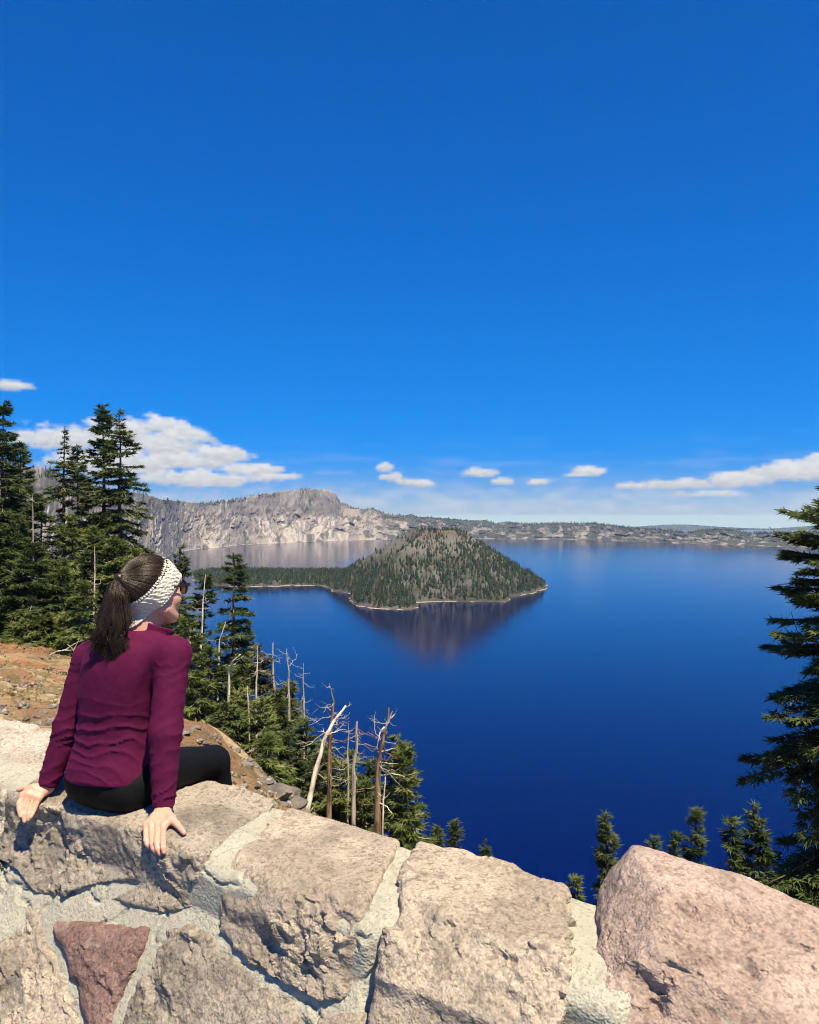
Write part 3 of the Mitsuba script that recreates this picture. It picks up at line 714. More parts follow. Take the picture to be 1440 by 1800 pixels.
def conifer(seed, Ht, R, z0=.06, power=.75, dens=1.0, droop=.35, tuft=.30, gap=.0, dead=.12, fine=1.0, az_bias=None):
    """(trunk, bare branches, foliage) of a mountain conifer standing at the origin."""
    r = np.random.default_rng(seed)
    nb = int((Ht * 15 + 26) * dens)
    h = np.sort(r.uniform(0, 1, nb) ** .92) * (1 - z0) + z0
    rel = (h - z0) / (1 - z0)
    L = R * np.clip(1 - rel, 0, 1) ** power * r.uniform(.45, 1.12, nb) + .05 * R + .06
    hole = meshkit.noise(np.stack([h * Ht * .55, h * 0 + seed, h * 0], 1), seed)
    L *= np.where(hole < gap, .35, 1)
    az = r.uniform(0, 2 * np.pi, nb) if az_bias is None else az_bias + r.normal(0, 1.4, nb)
    el = (rel - .42) * 1.15 - droop * .5 + r.normal(0, .12, nb)
    wob = np.cumsum(r.normal(0, .006 * Ht, (12, 2)), 0) * np.linspace(0, 1, 12)[:, None]
    tp = np.concatenate([wob * .5, np.linspace(-.25, Ht, 12)[:, None]], 1)
    rad = np.linspace(.016 * Ht + .03, .008, 12)
    trunk = tube(tp, rad, 8)
    cx = lambda z: np.stack([np.interp(z, tp[:, 2], tp[:, 0]), np.interp(z, tp[:, 2], tp[:, 1])], -1)
    tubes, B, D, S, Ln = [], [], [], [], []
    for i in range(nb):
        d = np.array([math.cos(az[i]) * math.cos(el[i]), math.sin(az[i]) * math.cos(el[i]), math.sin(el[i])])
        f = np.linspace(0, 1, 6)
        z = h[i] * Ht
        p = np.concatenate([cx(np.full(6, z)), np.full((6, 1), z)], 1) + d * (f * L[i])[:, None]
        p[:, 2] += L[i] * droop * (-1.0 * f ** 1.5 + .55 * f ** 3) * (1.15 - rel[i] * .8)
        bare = r.random() < dead * (1.35 - rel[i]) and rel[i] < .82
        if bare or L[i] > .45 * tuft + .25:
            tubes.append(tube(p, np.linspace(.012 + .012 * L[i], .004, 6) * (1.0 if not bare else .9), 4, False))
        if bare:
            for _ in range(3):
                k = r.uniform(.3, .95)
                q = np.array([np.interp(k, f, p[:, j]) for j in range(3)])
                e = d + r.normal(0, .7, 3)
                tubes.append(tube([q, q + e * .12 * L[i], q + e * .25 * L[i] + [0, 0, .03]], [.007, .005, .003], 3, False))
            continue
        n = max(3, int(L[i] / tuft * 9.5 * fine))
        k = np.concatenate([r.uniform(.12, 1, n - 1) ** .8, [1.0]])
        q = np.stack([np.interp(k, f, p[:, j]) for j in range(3)], 1)
        t = p[-1] - p[0]
        t /= np.linalg.norm(t)
        lat = np.cross(t, [0, 0, 1.0])
        lat /= np.linalg.norm(lat) + 1e-9
        sg = r.choice([-1, 1], n)
        mixa = r.uniform(.2, 1.25, n) * (1 - .75 * (k > .97))
        off = lat * (sg * r.uniform(0, .30, n) * L[i] * np.sin(np.pi * np.clip(k, .08, .92)))[:, None]
        dd = t * np.cos(mixa)[:, None] + lat * (sg * np.sin(mixa))[:, None] + np.array([0, 0, -.28]) * r.uniform(-.3, 1.2, n)[:, None]
        dd /= np.linalg.norm(dd, axis=1, keepdims=True)
        ss = np.cross(dd, [0, 0, 1.0] + r.normal(0, .35, (n, 3)))
        ss /= np.linalg.norm(ss, axis=1, keepdims=True) + 1e-9
        B.append(q + off + [0, 0, -.02]); D.append(dd); S.append(ss); Ln.append(tuft * r.uniform(.7, 1.25, n) * (.75 + .4 * (1 - rel[i])))
    # the leading shoot
    n = 14
    z = np.linspace(.93, 1.0, n) * Ht
    B.append(np.concatenate([cx(z), z[:, None]], 1)); a = r.uniform(0, 6.3, n)
    D.append(np.stack([np.cos(a) * .6, np.sin(a) * .6, np.full(n, .8)], 1)); S.append(np.stack([-np.sin(a), np.cos(a), a * 0], 1)); Ln.append(np.full(n, tuft * .55))
    fol = sprays(np.vstack(B), np.vstack(D), np.vstack(S), np.concatenate(Ln), r)
    return trunk, join(tubes), fol


def plant(px, d, top, label, seed, R, foliage='fir_foliage', wood='dead_wood_material', name='conifer', cat='conifer tree', group=None, lean=0.0, **kw):
    x = (px - CX) / F * d
    z = ground_at(x, d)
    R *= .88 if 17 < d < 34 else 1
    Ht = EYE - (top - CY) / F * d - z
    tr, br, fo = conifer(seed, Ht, R, **kw)
    key = numbered(name)
    tag(key, label, cat, group)
    M = T().translate([x, d, z - .05]).rotate([0, 1, 0], lean)
    for part, m, b in (('trunk', tr, 'bark_material'), ('bare_branches', br, wood), ('crown', fo, foliage)):
        scene[f'{key}__{part}'] = {**mikit.ply(m, b, smooth=part != 'crown'), 'to_world': M}
    tag(key + '__bare_branches', kind='stuff')
    return key


# left stand, above the bare slope
plant(6, 41, 708, 'very tall dense fir at the left edge of the photo', 1, 2.3, power=.62, tuft=.36, dens=1.15, droop=.5)
plant(38, 44, 775, 'tall fir with a bare broken grey top, second from the left edge', 2, 1.9, tuft=.34, dead=.3, gap=.25)
plant(111, 47, 750, 'thin sparse conifer with short drooping branches and pale trunk', 3, 1.45, z0=.3, power=.5, dens=.62, tuft=.30, gap=.34, dead=.4, droop=.5)
plant(181, 46, 710, 'tallest dense spire left of the twin tops above the woman', 4, 2.0, power=.6, tuft=.34, dens=1.1, droop=.45)
plant(217, 44, 722, 'tall fir with dark trunk showing through open branches, right of the tallest spire', 5, 2.15, z0=.18, power=.55, dens=.85, tuft=.36, gap=.3, droop=.55)
plant(147, 49, 784, 'shorter fir crowded against the left side of the tallest spire', 6, 1.7, power=.6, tuft=.34)
plant(72, 40, 868, 'dense green fir under the broken topped tree', 7, 2.2, power=.7, tuft=.36, dens=1.2, foliage='fir_foliage')
plant(22, 38, 905, 'dark low fir at the left edge above the red soil', 8, 2.3, power=.8, tuft=.36, dens=1.2)
plant(58, 36.5, 955, 'bushy dark fir at the foot of the left stand', 9, 2.1, power=.8, tuft=.34, dens=1.3)
plant(128, 42, 905, 'bright green fir with pale dead twigs below the sparse conifer', 10, 1.9, foliage='bright_foliage', dead=.3, power=.7, tuft=.34)
plant(165, 40, 925, 'leafy green fir below the tallest spire', 11, 2.0, foliage='bright_foliage', dead=.25, power=.75, tuft=.34)
plant(205, 40, 940, 'green fir just left of the ponytail', 12, 2.0, foliage='bright_foliage', dead=.22, power=.75, tuft=.34)
plant(238, 41, 965, 'green fir just behind the dark hair', 13, 1.8, foliage='bright_foliage', dead=.15, power=.75, tuft=.34)
plant(108, 37, 1000, 'low leafy fir near the red soil left of the maroon sleeve', 14, 1.9, power=.85, tuft=.34, dens=1.2)
plant(150, 33, 1020, 'bright low fir behind the left shoulder', 15, 1.7, foliage='bright_foliage', power=.85, tuft=.30, dens=1.2)
plant(70, 35.0, 1088, 'low green conifer shrub on the red soil edge', 16, 1.9, foliage='bright_foliage', power=.5, tuft=.30, dens=3.0, droop=.2, name='conifer_shrub', cat='shrub')
# stand on the falling slope, right of the woman
plant(319, 39, 960, 'thin dark spire just right of the white headband', 17, 1.5, power=.7, gap=.25, tuft=.34)
plant(305, 32, 1040, 'green fir behind the face and collar', 18, 1.8, foliage='bright_foliage', power=.75)
plant(357, 31, 1008, 'conifer with a bare pale leaning top beside the tall lone fir', 19, 1.3, power=.6, gap=.42, dead=.45, z0=.15)
plant(410, 30, 972, 'tall lone fir crossing the shore of the cone island', 20, 1.05, power=.42, dens=1.15, tuft=.26, gap=.28, dead=.25, z0=.25, droop=.6)
plant(436, 32, 1095, 'short fir tucked behind the tall lone fir', 21, 1.3, power=.7)
plant(335, 27, 1085, 'leafy fir beside the right sleeve', 22, 1.5, foliage='bright_foliage', power=.75, dens=1.2)
plant(372, 25, 1138, 'broad bushy fir below the tall lone fir', 23, 1.6, power=.7, dens=1.3, tuft=.28)
plant(455, 25, 1132, 'olive fir with a pale bare leader', 24, 1.25, foliage='olive_foliage', wood='white_wood_material', power=.75, dens=1.1, dead=.3, tuft=.26)
plant(428, 23, 1210, 'dense fir above the knee', 25, 1.25, power=.75, dens=1.3, tuft=.26, foliage='bright_foliage')
plant(397, 21.5, 1235, 'low leafy fir beside the brown slope above the knee', 26, 1.15, power=.8, dens=1.3, tuft=.25)
plant(490, 24, 1215, 'dense dark green fir in the middle of the slope stand', 27, 1.3, power=.75, dens=1.3, tuft=.26)
plant(525, 25, 1290, 'low dark fir beyond the leaning white snag', 28, 1.1, power=.8, dens=1.2, tuft=.24)
plant(470, 20, 1290, 'leafy fir above the grey boulders', 29, 1.0, power=.8, dens=1.3, tuft=.24, foliage='bright_foliage')
plant(560, 17, 1320, 'fir right of the leaning white snag', 30, .75, power=.75, dens=1.3, tuft=.2)
plant(600, 16.5, 1335, 'low fir between the two bare brown snags', 31, .7, power=.75, dens=1.2, tuft=.19, foliage='bright_foliage', dead=.3)
plant(640, 16, 1370, 'low shaded fir at the foot of the tall forked snag', 32, .65, power=.8, dens=1.2, tuft=.18)
plant(700, 16.5, 1288, 'grey topped fir standing behind the forked snag', 33, .62, power=.5, dens=1.1, tuft=.18, gap=.3, dead=.3)
plant(716, 15.5, 1316, 'bright green fir last in the slope stand before open water', 34, .52, power=.5, dens=1.5, tuft=.19, foliage='bright_foliage', dead=.05)
plant(508, 25.5, 1196, 'dense fir behind the twiggy grey dead tree', 41, 1.15, power=.75, dens=1.3, tuft=.26, foliage='bright_foliage')
plant(540, 22, 1262, 'fir behind the white leaning trunk, rising from the steep slope', 42, 1.0, power=.75, dens=1.3, tuft=.24)
plant(575, 20, 1300, 'green fir between the white trunk and the thin brown dead tree', 43, .9, power=.75, dens=1.3, tuft=.22, foliage='bright_foliage')
plant(650, 19, 1335, 'green fir just left of the forked snag, further down the slope', 44, .85, power=.75, dens=1.3, tuft=.22)
plant(615, 19, 1318, 'fir behind the short grey dead tree', 45, .8, power=.75, dens=1.3, tuft=.22, foliage='bright_foliage')
plant(463, 21, 1225, 'sunlit fir beside the olive fir, right of the knee', 46, .95, power=.8, dens=1.3, tuft=.24, foliage='bright_foliage')
plant(350, 24, 1180, 'low leafy fir between the sleeve and the knee', 47, 1.1, power=.8, dens=1.3, tuft=.26, foliage='bright_foliage')
# tops rising over the wall
for k, (px, top, R, lab) in enumerate([(769, 1449, .8, 'leftmost little fir top over the wall, wider of the pair'), (801, 1443, .7, 'pointed fir top right of the leftmost one over the wall'), (851, 1469, .6, 'small fir top alone over the third capstone'), (1013, 1541, .5, 'tiny fir tip beside the notch between two capstones'),
                                      (1070, 1430, .95, 'fir left of the pink boulder, standing alone against the water'), (1153, 1470, .5, 'small fir tip over the pink boulder'), (1196, 1463, .7, 'low fir top joined to a taller one over the pink boulder'), (1220, 1420, .95, 'twin topped dense fir over the middle of the pink boulder'),
                                      (1280, 1436, .85, 'slender fir over the right part of the pink boulder'), (1327, 1412, 1.05, 'tallest fir top beside the big dark fir at right')]):
    d = [26, 25, 27, 21, 21, 25, 24, 22, 20, 18][k]
    plant(px, d, top, lab, 60 + k, R * d / 24 * .85, power=.8, dens=1.25, tuft=.26, foliage='fir_foliage', dead=.05)
# the big dark fir at the right edge
plant(1484, 9.2, 738, 'large dark fir with layered drooping boughs at the right edge', 93, 1.04, foliage='fir_foliage', z0=.02, power=.30, dens=2.7, tuft=.13, fine=1.25, gap=.24, dead=.05, droop=.30, wood='bark_material')


# ---------------------------------------------------------------- bare snags
def snag(pts, r0, r1, mat, label, seed, twigs=0, tl=.5, forks=(), name='dead_tree', side=0.0):
    """A dead trunk through picture points (column, row, distance), with bare twigs as parts."""
    r = np.random.default_rng(seed)
    P = np.array([at(*p) for p in pts])
    P[0, 2] = min(P[0, 2], ground_at(P[0, 0], P[0, 1])) - .1
    u = np.linspace(0, 1, len(P))
    uu = np.linspace(0, 1, 26)
    C = np.stack([np.interp(uu, u, P[:, k]) for k in range(3)], 1)
    C[:, 0] += (meshkit.fbm(np.stack([uu * 5, uu * 0 + seed, uu * 0], 1), 3, seed) - .5) * .09 * (r0 * 12)
    key = numbered(name)
    tag(key, label, 'dead tree')
    put(key + '__trunk', tube(C, (r0 + (r1 - r0) * uu ** .8) * r.uniform(.9, 1.1, 26), 9), mat, smooth=True)
    def limb(q, e, l, ra):
        w = np.linspace(0, 1, 7)
        p = q + e * (w * l)[:, None] + np.cumsum(r.normal(0, .045 * l, (7, 3)) * np.minimum(np.arange(7), 1)[:, None], 0)
        p[:, 2] += -.25 * l * w + .3 * l * w ** 3
        return tube(p, np.linspace(ra, ra * .3, 7), 5), p
    for _ in range(twigs):
        k = r.uniform(.18, .97)
        q = np.array([np.interp(k, uu, C[:, j]) for j in range(3)])
        a = r.uniform(0, 6.3)
        e = np.array([math.cos(a) + side, math.sin(a), r.uniform(-.35, .45)])
        e /= np.linalg.norm(e)
        l = tl * r.uniform(.25, 1.1) * (1.1 - .5 * k)
        ms, p = limb(q, e, l, .004 + r0 * .07)
        ms = [ms]
        for _ in range(r.integers(1, 4)):
            i = r.integers(2, 6)
            ms.append(limb(p[i], e + r.normal(0, .6, 3), l * .4, .0035 + r0 * .025)[0])
        put(key + '__' + numbered(key + '_branch').replace(key + '_branch', 'branch'), join(ms), mat if r.random() < .4 else 'dead_wood_material', smooth=True)
    for (a, b, ra) in forks:
        w = np.linspace(0, 1, 8)[:, None]
        A, Bq = at(*a), at(*b)
        p = A * (1 - w) + Bq * w + np.cumsum(r.normal(0, .01, (8, 3)), 0) * np.sin(w * np.pi)
        put(key + '__' + numbered(key + '_branch').replace(key + '_branch', 'branch'), tube(p, np.linspace(ra, ra * .35, 8), 6), 'white_wood_material', smooth=True)
    return key


snag([(537, 1425, 12.4), (552, 1362, 12.5), (570, 1300, 12.6), (588, 1268, 12.7), (608, 1240, 12.8)], .05, .016, 'white_wood_material', 'smooth white dead trunk leaning to the right', 3, twigs=9, tl=.22,
     forks=[((589, 1268, 12.7), (592, 1272, 12.7), .01), ((575, 1292, 12.6), (606, 1282, 12.7), .010)])
snag([(576, 1440, 14.6), (580, 1330, 14.6), (584, 1270, 14.6), (587, 1235, 14.6), (578, 1201, 14.6)], .055, .006, 'brown_wood_material', 'thin brown dead tree with drooping bare twigs behind the leaning trunk', 5, twigs=22, tl=.7)
snag([(621, 1450, 14.0), (622, 1360, 14.0), (627, 1300, 14.0), (627, 1268, 14.0)], .045, .016, 'dead_wood_material', 'short grey dead tree with stub branches between two taller snags', 7, twigs=12, tl=.4)
snag([(612, 1440, 16.0), (612, 1340, 16), (613, 1271, 16.0)], .032, .006, 'dead_wood_material', 'wispy grey dead tree left of the short stubby one', 8, twigs=14, tl=.5)
snag([(659, 1465, 13.2), (664, 1400, 13.2), (669, 1320, 13.2), (676, 1285, 13.2), (685, 1243, 13.2)], .07, .010, 'brown_wood_material', 'tall red brown dead trunk with a white forked top', 9, twigs=16, tl=.7, side=.5,
     forks=[((676, 1285, 13.2), (690, 1250, 13.1), .018), ((688, 1262, 13.15), (698, 1246, 13.1), .012), ((676, 1278, 13.2), (666, 1300, 13.1), .02), ((666, 1300, 13.1), (664, 1318, 13.1), .012), ((665, 1322, 13.2), (700, 1312, 13.0), .016), ((666, 1362, 13.2), (712, 1366, 13.0), .014),
            ((663, 1340, 13.2), (700, 1342, 13.0), .012), ((662, 1408, 13.2), (690, 1430, 13.0), .013), ((690, 1250, 13.1), (685, 1266, 13.1), .008)])
snag([(671, 1470, 12.8), (674, 1420, 12.8), (677, 1365, 12.8)], .02, .009, 'white_wood_material', 'thin white pole of dead wood right of the red brown trunk', 11, twigs=3, tl=.3)
snag([(483, 1370, 25), (482, 1230, 25), (481, 1130, 25)], .09, .018, 'dead_wood_material', 'grey dead spire with a blunt top left of the twiggy ones', 13, twigs=14, tl=.7)
snag([(512, 1380, 24), (508, 1240, 24), (505, 1140, 24)], .08, .010, 'dead_wood_material', 'twiggy grey dead tree in the middle of the slope stand', 15, twigs=20, tl=.9, side=.2)
snag([(538, 1400, 23), (535, 1260, 23), (532, 1165, 23)], .07, .006, 'dead_wood_material', 'wispy dead tree right of the twiggy grey one', 17, twigs=20, tl=.8, side=.3)
snag([(399, 1215, 24), (404, 1180, 24), (410, 1163, 23.8), (422, 1150, 23.7)], .05, .02, 'white_wood_material', 'short crooked white snag in front of the tall lone fir', 19, twigs=8, tl=.4)
snag([(452, 1290, 22.5), (451, 1200, 22.5), (453, 1136, 22.5)], .045, .008, 'white_wood_material', 'straight white bare pole in front of the olive fir', 21, twigs=14, tl=.5)
snag([(346, 1290, 29), (352, 1140, 29), (361, 1010, 29)], .08, .012, 'white_wood_material', 'slender pale dead pole leaning against the water left of the tall lone fir', 23, twigs=16, tl=.7)
snag([(380, 1240, 27.5), (385, 1130, 27.5), (398, 1092, 27.5)], .04, .010, 'white_wood_material', 'bent white dead stem left of the tall lone fir', 25, twigs=6, tl=.5)
snag([(440, 1300, 22), (437, 1240, 22), (435, 1205, 22)], .03, .008, 'white_wood_material', 'lower white bare pole above the knee', 27, twigs=6, tl=.4)
snag([(163, 1110, 37), (166, 1040, 37), (166, 960, 37)], .06, .012, 'white_wood_material', 'pale bare trunk in the green firs left of the ponytail', 29, twigs=10, tl=.6)
snag([(60, 1040, 38), (58, 960, 38), (57, 870, 38)], .05, .012, 'dead_wood_material', 'pale dead pole in front of the left firs', 31, twigs=14, tl=.7)
snag([(34, 800, 43.5), (36, 780, 43.5), (39, 766, 43.5)], .09, .05, 'brown_wood_material', 'bare broken trunk tip above the second fir from the left', 33) if False else None


# ---------------------------------------------------------------- rocks, dead branches and litter on the slope
def boulder(x, y, r, seed, label, mat='slope_rock', sink=.3, name='boulder', flat=.75):
    rg = np.random.default_rng(seed)
    m = trimesh.creation.icosphere(subdivisions=4)
    v = np.array(m.vertices)
    for _ in range(20):
        n = rg.normal(size=3)
        n /= np.linalg.norm(n)
        c = rg.uniform(.48, .8)
        e = v @ n - c
        v = v - np.where(e > 0, e, 0)[:, None] * n
    v = v * [rg.uniform(.85, 1.2), rg.uniform(.85, 1.2), flat]
    v += (meshkit.fbm(v * 3 + seed, 4, seed)[:, None] - .5) * .22 * v
    v = v * r + [x, y, ground_at(x, y) + r * (flat - sink)]
    key = numbered(name)
    put(key, (v, np.array(m.faces)), mat, smooth=25, label=label, cat='rock')


def rock_col(p, n, uv):
    a = fbm(p.x * 5, p.y * 5, p.z * 5, 4)
    c = mix((.07, .066, .066), (.24, .22, .205), a)
    return mix(c, (.42, .40, .36), smoothstep(.6, .7, fbm(p.x * 13, p.y * 13, p.z * 13, 3)) * .6)


diffuse('slope_rock', rock_col, lambda p, n, uv: fbm(p.x * 20, p.y * 20, p.z * 20, 4), .03, eps=.004)
for k, (px, d, r, lab) in enumerate([(468, 13.2, .17, 'small light grey rock at the left of the boulder pile'), (503, 12.6, .20, 'large grey boulder on top of the pile behind the wall'), (522, 12.2, .19, 'dark grey boulder beside the leaning white trunk'), (489, 12.3, .22, 'rounded grey boulder low in the pile behind the wall'), (512, 13.4, .22, 'upper dark boulder in the pile beneath the firs'),
                                    (436, 14.2, .14, 'light flat rock on the red soil right of the knee'), (1418, 8.2, .26, 'pale lichen covered rock below the big dark fir'), (1452, 7.8, .22, 'dark rock at the right edge below the big dark fir'), (4, 6.3, .13, 'grey rock at the left edge behind the wall')]):
    boulder((px - CX) / F * d, d, r, 200 + k, lab, sink=.15)
LR = np.random.default_rng(77)
ms = []
for _ in range(5600):
    d = LR.uniform(4.5, 42) if LR.random() < .75 else LR.uniform(10, 16)
    x = LR.uniform(-.55, -.06) * d
    if d > np.interp(x, *EDGE.T) + 4:
        continue
    r = .010 + .055 * LR.random() ** 5 * 1.4
    b = trimesh.creation.icosphere(subdivisions=0)
    v = np.array(b.vertices) * r * LR.uniform(.6, 1.4, 3) * [1, 1, .6] + LR.normal(0, .12 * r, (12, 3))
    ms.append((v + [x, d, ground_at(x, d) + r * .3 + .03], np.array(b.faces)))
put('slope_stones', join(ms), 'slope_rock', label='small pale stones strewn over the brown hillside', cat='stones', kind='stuff')
B2, D2, S2, L2 = [], [], [], []
for _ in range(11000):
    d = LR.uniform(5, 44)
    x = LR.uniform(-.56, -.08) * d
    if d > np.interp(x, *EDGE.T) + 5 or meshkit.fbm(np.array([x * .5, d * .5, 0]), 3, 5) < .5:
        continue
    a = LR.uniform(0, 6.3)
    B2.append([x, d, ground_at(x, d) + .02]); D2.append([math.cos(a) * .5, math.sin(a) * .5, .85]); S2.append([-math.sin(a), math.cos(a), 0]); L2.append(LR.uniform(.05, .14))
diffuse('dry_grass', lambda p, n, uv: mix((.14, .13, .06), (.34, .27, .15), noise(p.x * 3, p.y * 3, p.z * 3)), two=True)
put('dry_grass_tufts', sprays(np.array(B2), np.array(D2), np.array(S2), np.array(L2), LR, width=.09), 'dry_grass', label='dry grass and low weeds on the brown hillside', cat='grass', kind='stuff')


def fallen(px, row, d, ln, label, seed, dirx=1.0):
    r = np.random.default_rng(seed)
    x = (px - CX) / F * d
    c = np.array([x, d, ground_at(x, d) + .08])
    key = numbered('dead_branch')
    w = np.linspace(0, 1, 9)
    ms = []
    main = c + np.stack([w * ln * dirx, w * ln * .15, .18 * np.sin(w * 3) * ln], 1) + np.cumsum(r.normal(0, .03, (9, 3)), 0)
    ms.append(tube(main, np.linspace(.035, .012, 9), 6))
    for _ in range(9):
        i = r.integers(1, 8)
        e = r.normal(0, 1, 3) * [.7, .4, .6] + [0, 0, .35]
        q = main[i]
        ms.append(tube([q, q + e * .22 * ln, q + e * .38 * ln + r.normal(0, .05, 3)], [.018, .012, .006], 5))
    put(key, join(ms), 'white_wood_material', smooth=True, label=label, cat='dead branch')


fallen(88, 1165, 31, 1.3, 'bleached dead branch lying on the slope left of the maroon sleeve', 3)
fallen(1424, 1570, 7.6, .55, 'tangle of pale dead twigs beside the lichen covered rock at right', 9)


# ---------------------------------------------------------------- the woman sitting on the wall
FW, RT, UP = np.array([.47, .883, 0]), np.array([.883, -.47, 0]), np.array([0, 0, 1.0])   # her front, her right, up
PEL = at(206, 1352, 2.885)


def cap_sdf(P, a, b, r0, r1):
    a, b = np.asarray(a, float), np.asarray(b, float)
    e = b - a
    t = np.clip(((P - a) @ e) / (e @ e + 1e-12), 0, 1)
    return np.linalg.norm(P - a - t[:, None] * e, axis=1) - (r0 + (r1 - r0) * t)


def ell_sdf(P, c, r):
    q = (P - np.asarray(c)) / np.asarray(r)
    k = np.linalg.norm(q, axis=1)
    return (k - 1) * min(r) * (.6 + .4 * np.clip(k, 0, 2))


def mesh_sdf(fn, lo, hi, h):
    ax = [np.arange(a, b + h, h) for a, b in zip(lo, hi)]
    G = np.stack(np.meshgrid(*ax, indexing='ij'), -1)
    val = fn(G.reshape(-1, 3)).reshape(G.shape[:3])
    v, q = nets(val, np.array(lo, float), h)
    return v, np.vstack([q[:, [0, 1, 2]], q[:, [0, 2, 3]]])


def blobs(P, prims, k):
    d = None
    for a, b, r0, r1 in prims:
        e = cap_sdf(P, a, b, r0, r1)
        d = e if d is None else smin(d, e, k)
    return d


# joints
shR, elR, wrR = at(306, 1148, 2.80), at(291, 1287, 2.735), at(288, 1420, 2.70)
shL, elL, wrL = at(158, 1157, 2.98), at(122, 1278, 2.975), at(84, 1382, 2.95)
hipR, hipL = PEL + .088 * RT + [0, 0, -.01], PEL - .088 * RT + [0, 0, -.01]
knR = at(376, 1338, 3.24)
knL = knR - .17 * RT - .02 * FW - .045 * UP
anR, anL = knR + .10 * FW + [0, 0, -.42], knL + .12 * FW + [0, 0, -.42]
NECK0, HEADC = at(246, 1112, 2.90), at(267, 1039, 2.925)
HS = 1.06
hy = np.array([.65, .76, .05]); hy /= np.linalg.norm(hy)
hx = np.cross(hy, [.05, 0, 1.0]); hx /= np.linalg.norm(hx)
hz = np.cross(hx, hy)
HM = np.stack([hx, hy, hz], 1)
hl = lambda P: (P - HEADC) @ HM / HS              # world to head frame: right, front, up
hw = lambda p: np.asarray(p, float) @ HM.T * HS + HEADC


def head_sdf(P):
    p = hl(P)
    d = ell_sdf(p, (0, -.012, .02), (.075, .094, .088))
    d = smin(d, ell_sdf(p, (0, .030, -.030), (.058, .060, .082)), .03)
    d = smin(d, ell_sdf(p, (0, .046, -.078), (.038, .040, .032)), .025)
    for s in (-1, 1):
        d = smin(d, ell_sdf(p, (s * .040, .052, -.028), (.026, .032, .030)), .02)
        d = smin(d, cap_sdf(p, (s * .058, .005, -.055), (s * .030, .058, -.092), .022, .018), .02)
        d = smax(d, -ell_sdf(p, (s * .031, .100, .010), (.019, .018, .013)), .012)
        d = smin(d, ell_sdf(p, (s * .077, -.004, -.004), (.010, .020, .031)), .006)
    d = smin(d, cap_sdf(p, (0, .088, .012), (0, .106, -.026), .009, .013), .012)
    d = smin(d, cap_sdf(p, (-.036, .076, .032), (.036, .076, .032), .016, .016), .015)
    d = smin(d, ell_sdf(p, (0, .086, -.054), (.022, .013, .006)), .006)
    d = smin(d, ell_sdf(p, (0, .085, -.064), (.020, .013, .007)), .006)
    return d * HS


def neck_sdf(P):
    return smin(cap_sdf(P, NECK0 + [0, 0, -.07], hw((0, -.028, -.06)), .058, .050), cap_sdf(P, NECK0 + [0, 0, -.06], hw((0, -.01, -.07)), .05, .046), .02)


def skull_cover(P, off):
    return smin(head_sdf(P), 1e3 + 0 * P[:, 0], .01) - off


# hands: knuckle, middle joint and tip of every finger in picture columns and rows with a distance; then pushed out until they lie on the stone
def stone_gap(p):
    x, y, z = p
    return float(capA(np.array(.8 * x - .6 * (y - 2.52)), np.array(-.6 * x - .8 * (y - 2.52)), np.array(z)))


def rest(p, r):
    """Slides the joint along the line of sight until it just touches the stone."""
    eye = np.array([0, 0, EYE])
    u = (eye - p) / np.linalg.norm(eye - p)
    for _ in range(60):
        g = stone_gap(p) - r - .004
        if abs(g) < .001:
            break
        p = p - u * np.clip(g, -.004, .004) * (1 if g < 0 else .6)
    return p


def lift(p, r):
    u = (np.array([0, 0, EYE]) - p) / np.linalg.norm(np.array([0, 0, EYE]) - p)
    for _ in range(40):
        if stone_gap(p) >= r + .005:
            break
        p = p + u * .002
    return p


def hand(wrist, dist, fingers, thumb, rest=rest):
    prims_palm, chains = [], []
    kn = []
    for k, (K, Pp, Tt, r) in enumerate(fingers):
        a, b, c = lift(at(*K, dist[0]), r), rest(at(*Pp, dist[1]), r * .95), rest(at(*Tt, dist[2]), r * .8)
        m = b + (c - b) * .5 + (b - (a + c) / 2) * .18
        kn.append(a)
        prims_palm.append((wrist + (a - wrist) * .12, a, .0165, r * 1.12))
        chains.append([(a, b, r * 1.10, r), (b, m, r * 1.02, r * .93), (m, c, r * .93, r * .78)])
    for a, b in zip(kn[:-1], kn[1:]):
        prims_palm.append((a, b, .0095, .0095))
        prims_palm.append((wrist + (a - wrist) * .55, wrist + (b - wrist) * .55, .0125, .0125))
    b0, b1, b2, r = thumb
    t0, t1, t2 = lift(at(*b0, dist[3]), .014), lift(at(*b1, dist[4]), r), lift(rest(at(*b2, dist[5]), r * .8), r * .8)
    prims_palm.append((wrist, t0, .017, .014))
    prims_palm.append((t0, kn[0], .012, .010))
    chains.append([(t0, t1, .0135, r * 1.1), (t1, t2, r * 1.08, r * .8)])
    return prims_palm, chains, kn


FR = [((288, 1452), (287, 1481), (289, 1497), .0088), ((278, 1449), (276, 1481), (282, 1500), .0090), ((266, 1448), (268, 1482), (274, 1496), .0085), ((257, 1450), (257, 1476), (263, 1488), .0076)]
FL = [((42, 1397), (34, 1412), (37, 1434), .0088), ((51, 1396), (43, 1418), (44, 1443), .0090), ((61, 1399), (52, 1421), (51, 1440), .0085), ((70, 1402), (61, 1423), (55, 1436), .0076)]
HR = hand(wrR, (2.615, 2.56, 2.53, 2.66, 2.65, 2.61), FR, ((302, 1440), (312, 1449), (324, 1463), .0095))
HL = hand(wrL, (2.905, 2.882, 2.862, 2.925, 2.925, 2.935), FL, ((60, 1385), (47, 1385), (33, 1388), .0095), lambda p, r: p)


def hand_sdf(P, Hd, wrist, elbow):
    palm, chains, kn = Hd
    d = blobs(P, palm, .010)
    d = smin(d, cap_sdf(P, wrist, wrist + (elbow - wrist) * .4, .024, .032), .018)
    for ch in chains:
        e = blobs(P, ch, .0035)
        d = smin(d, e, .006)
    return d


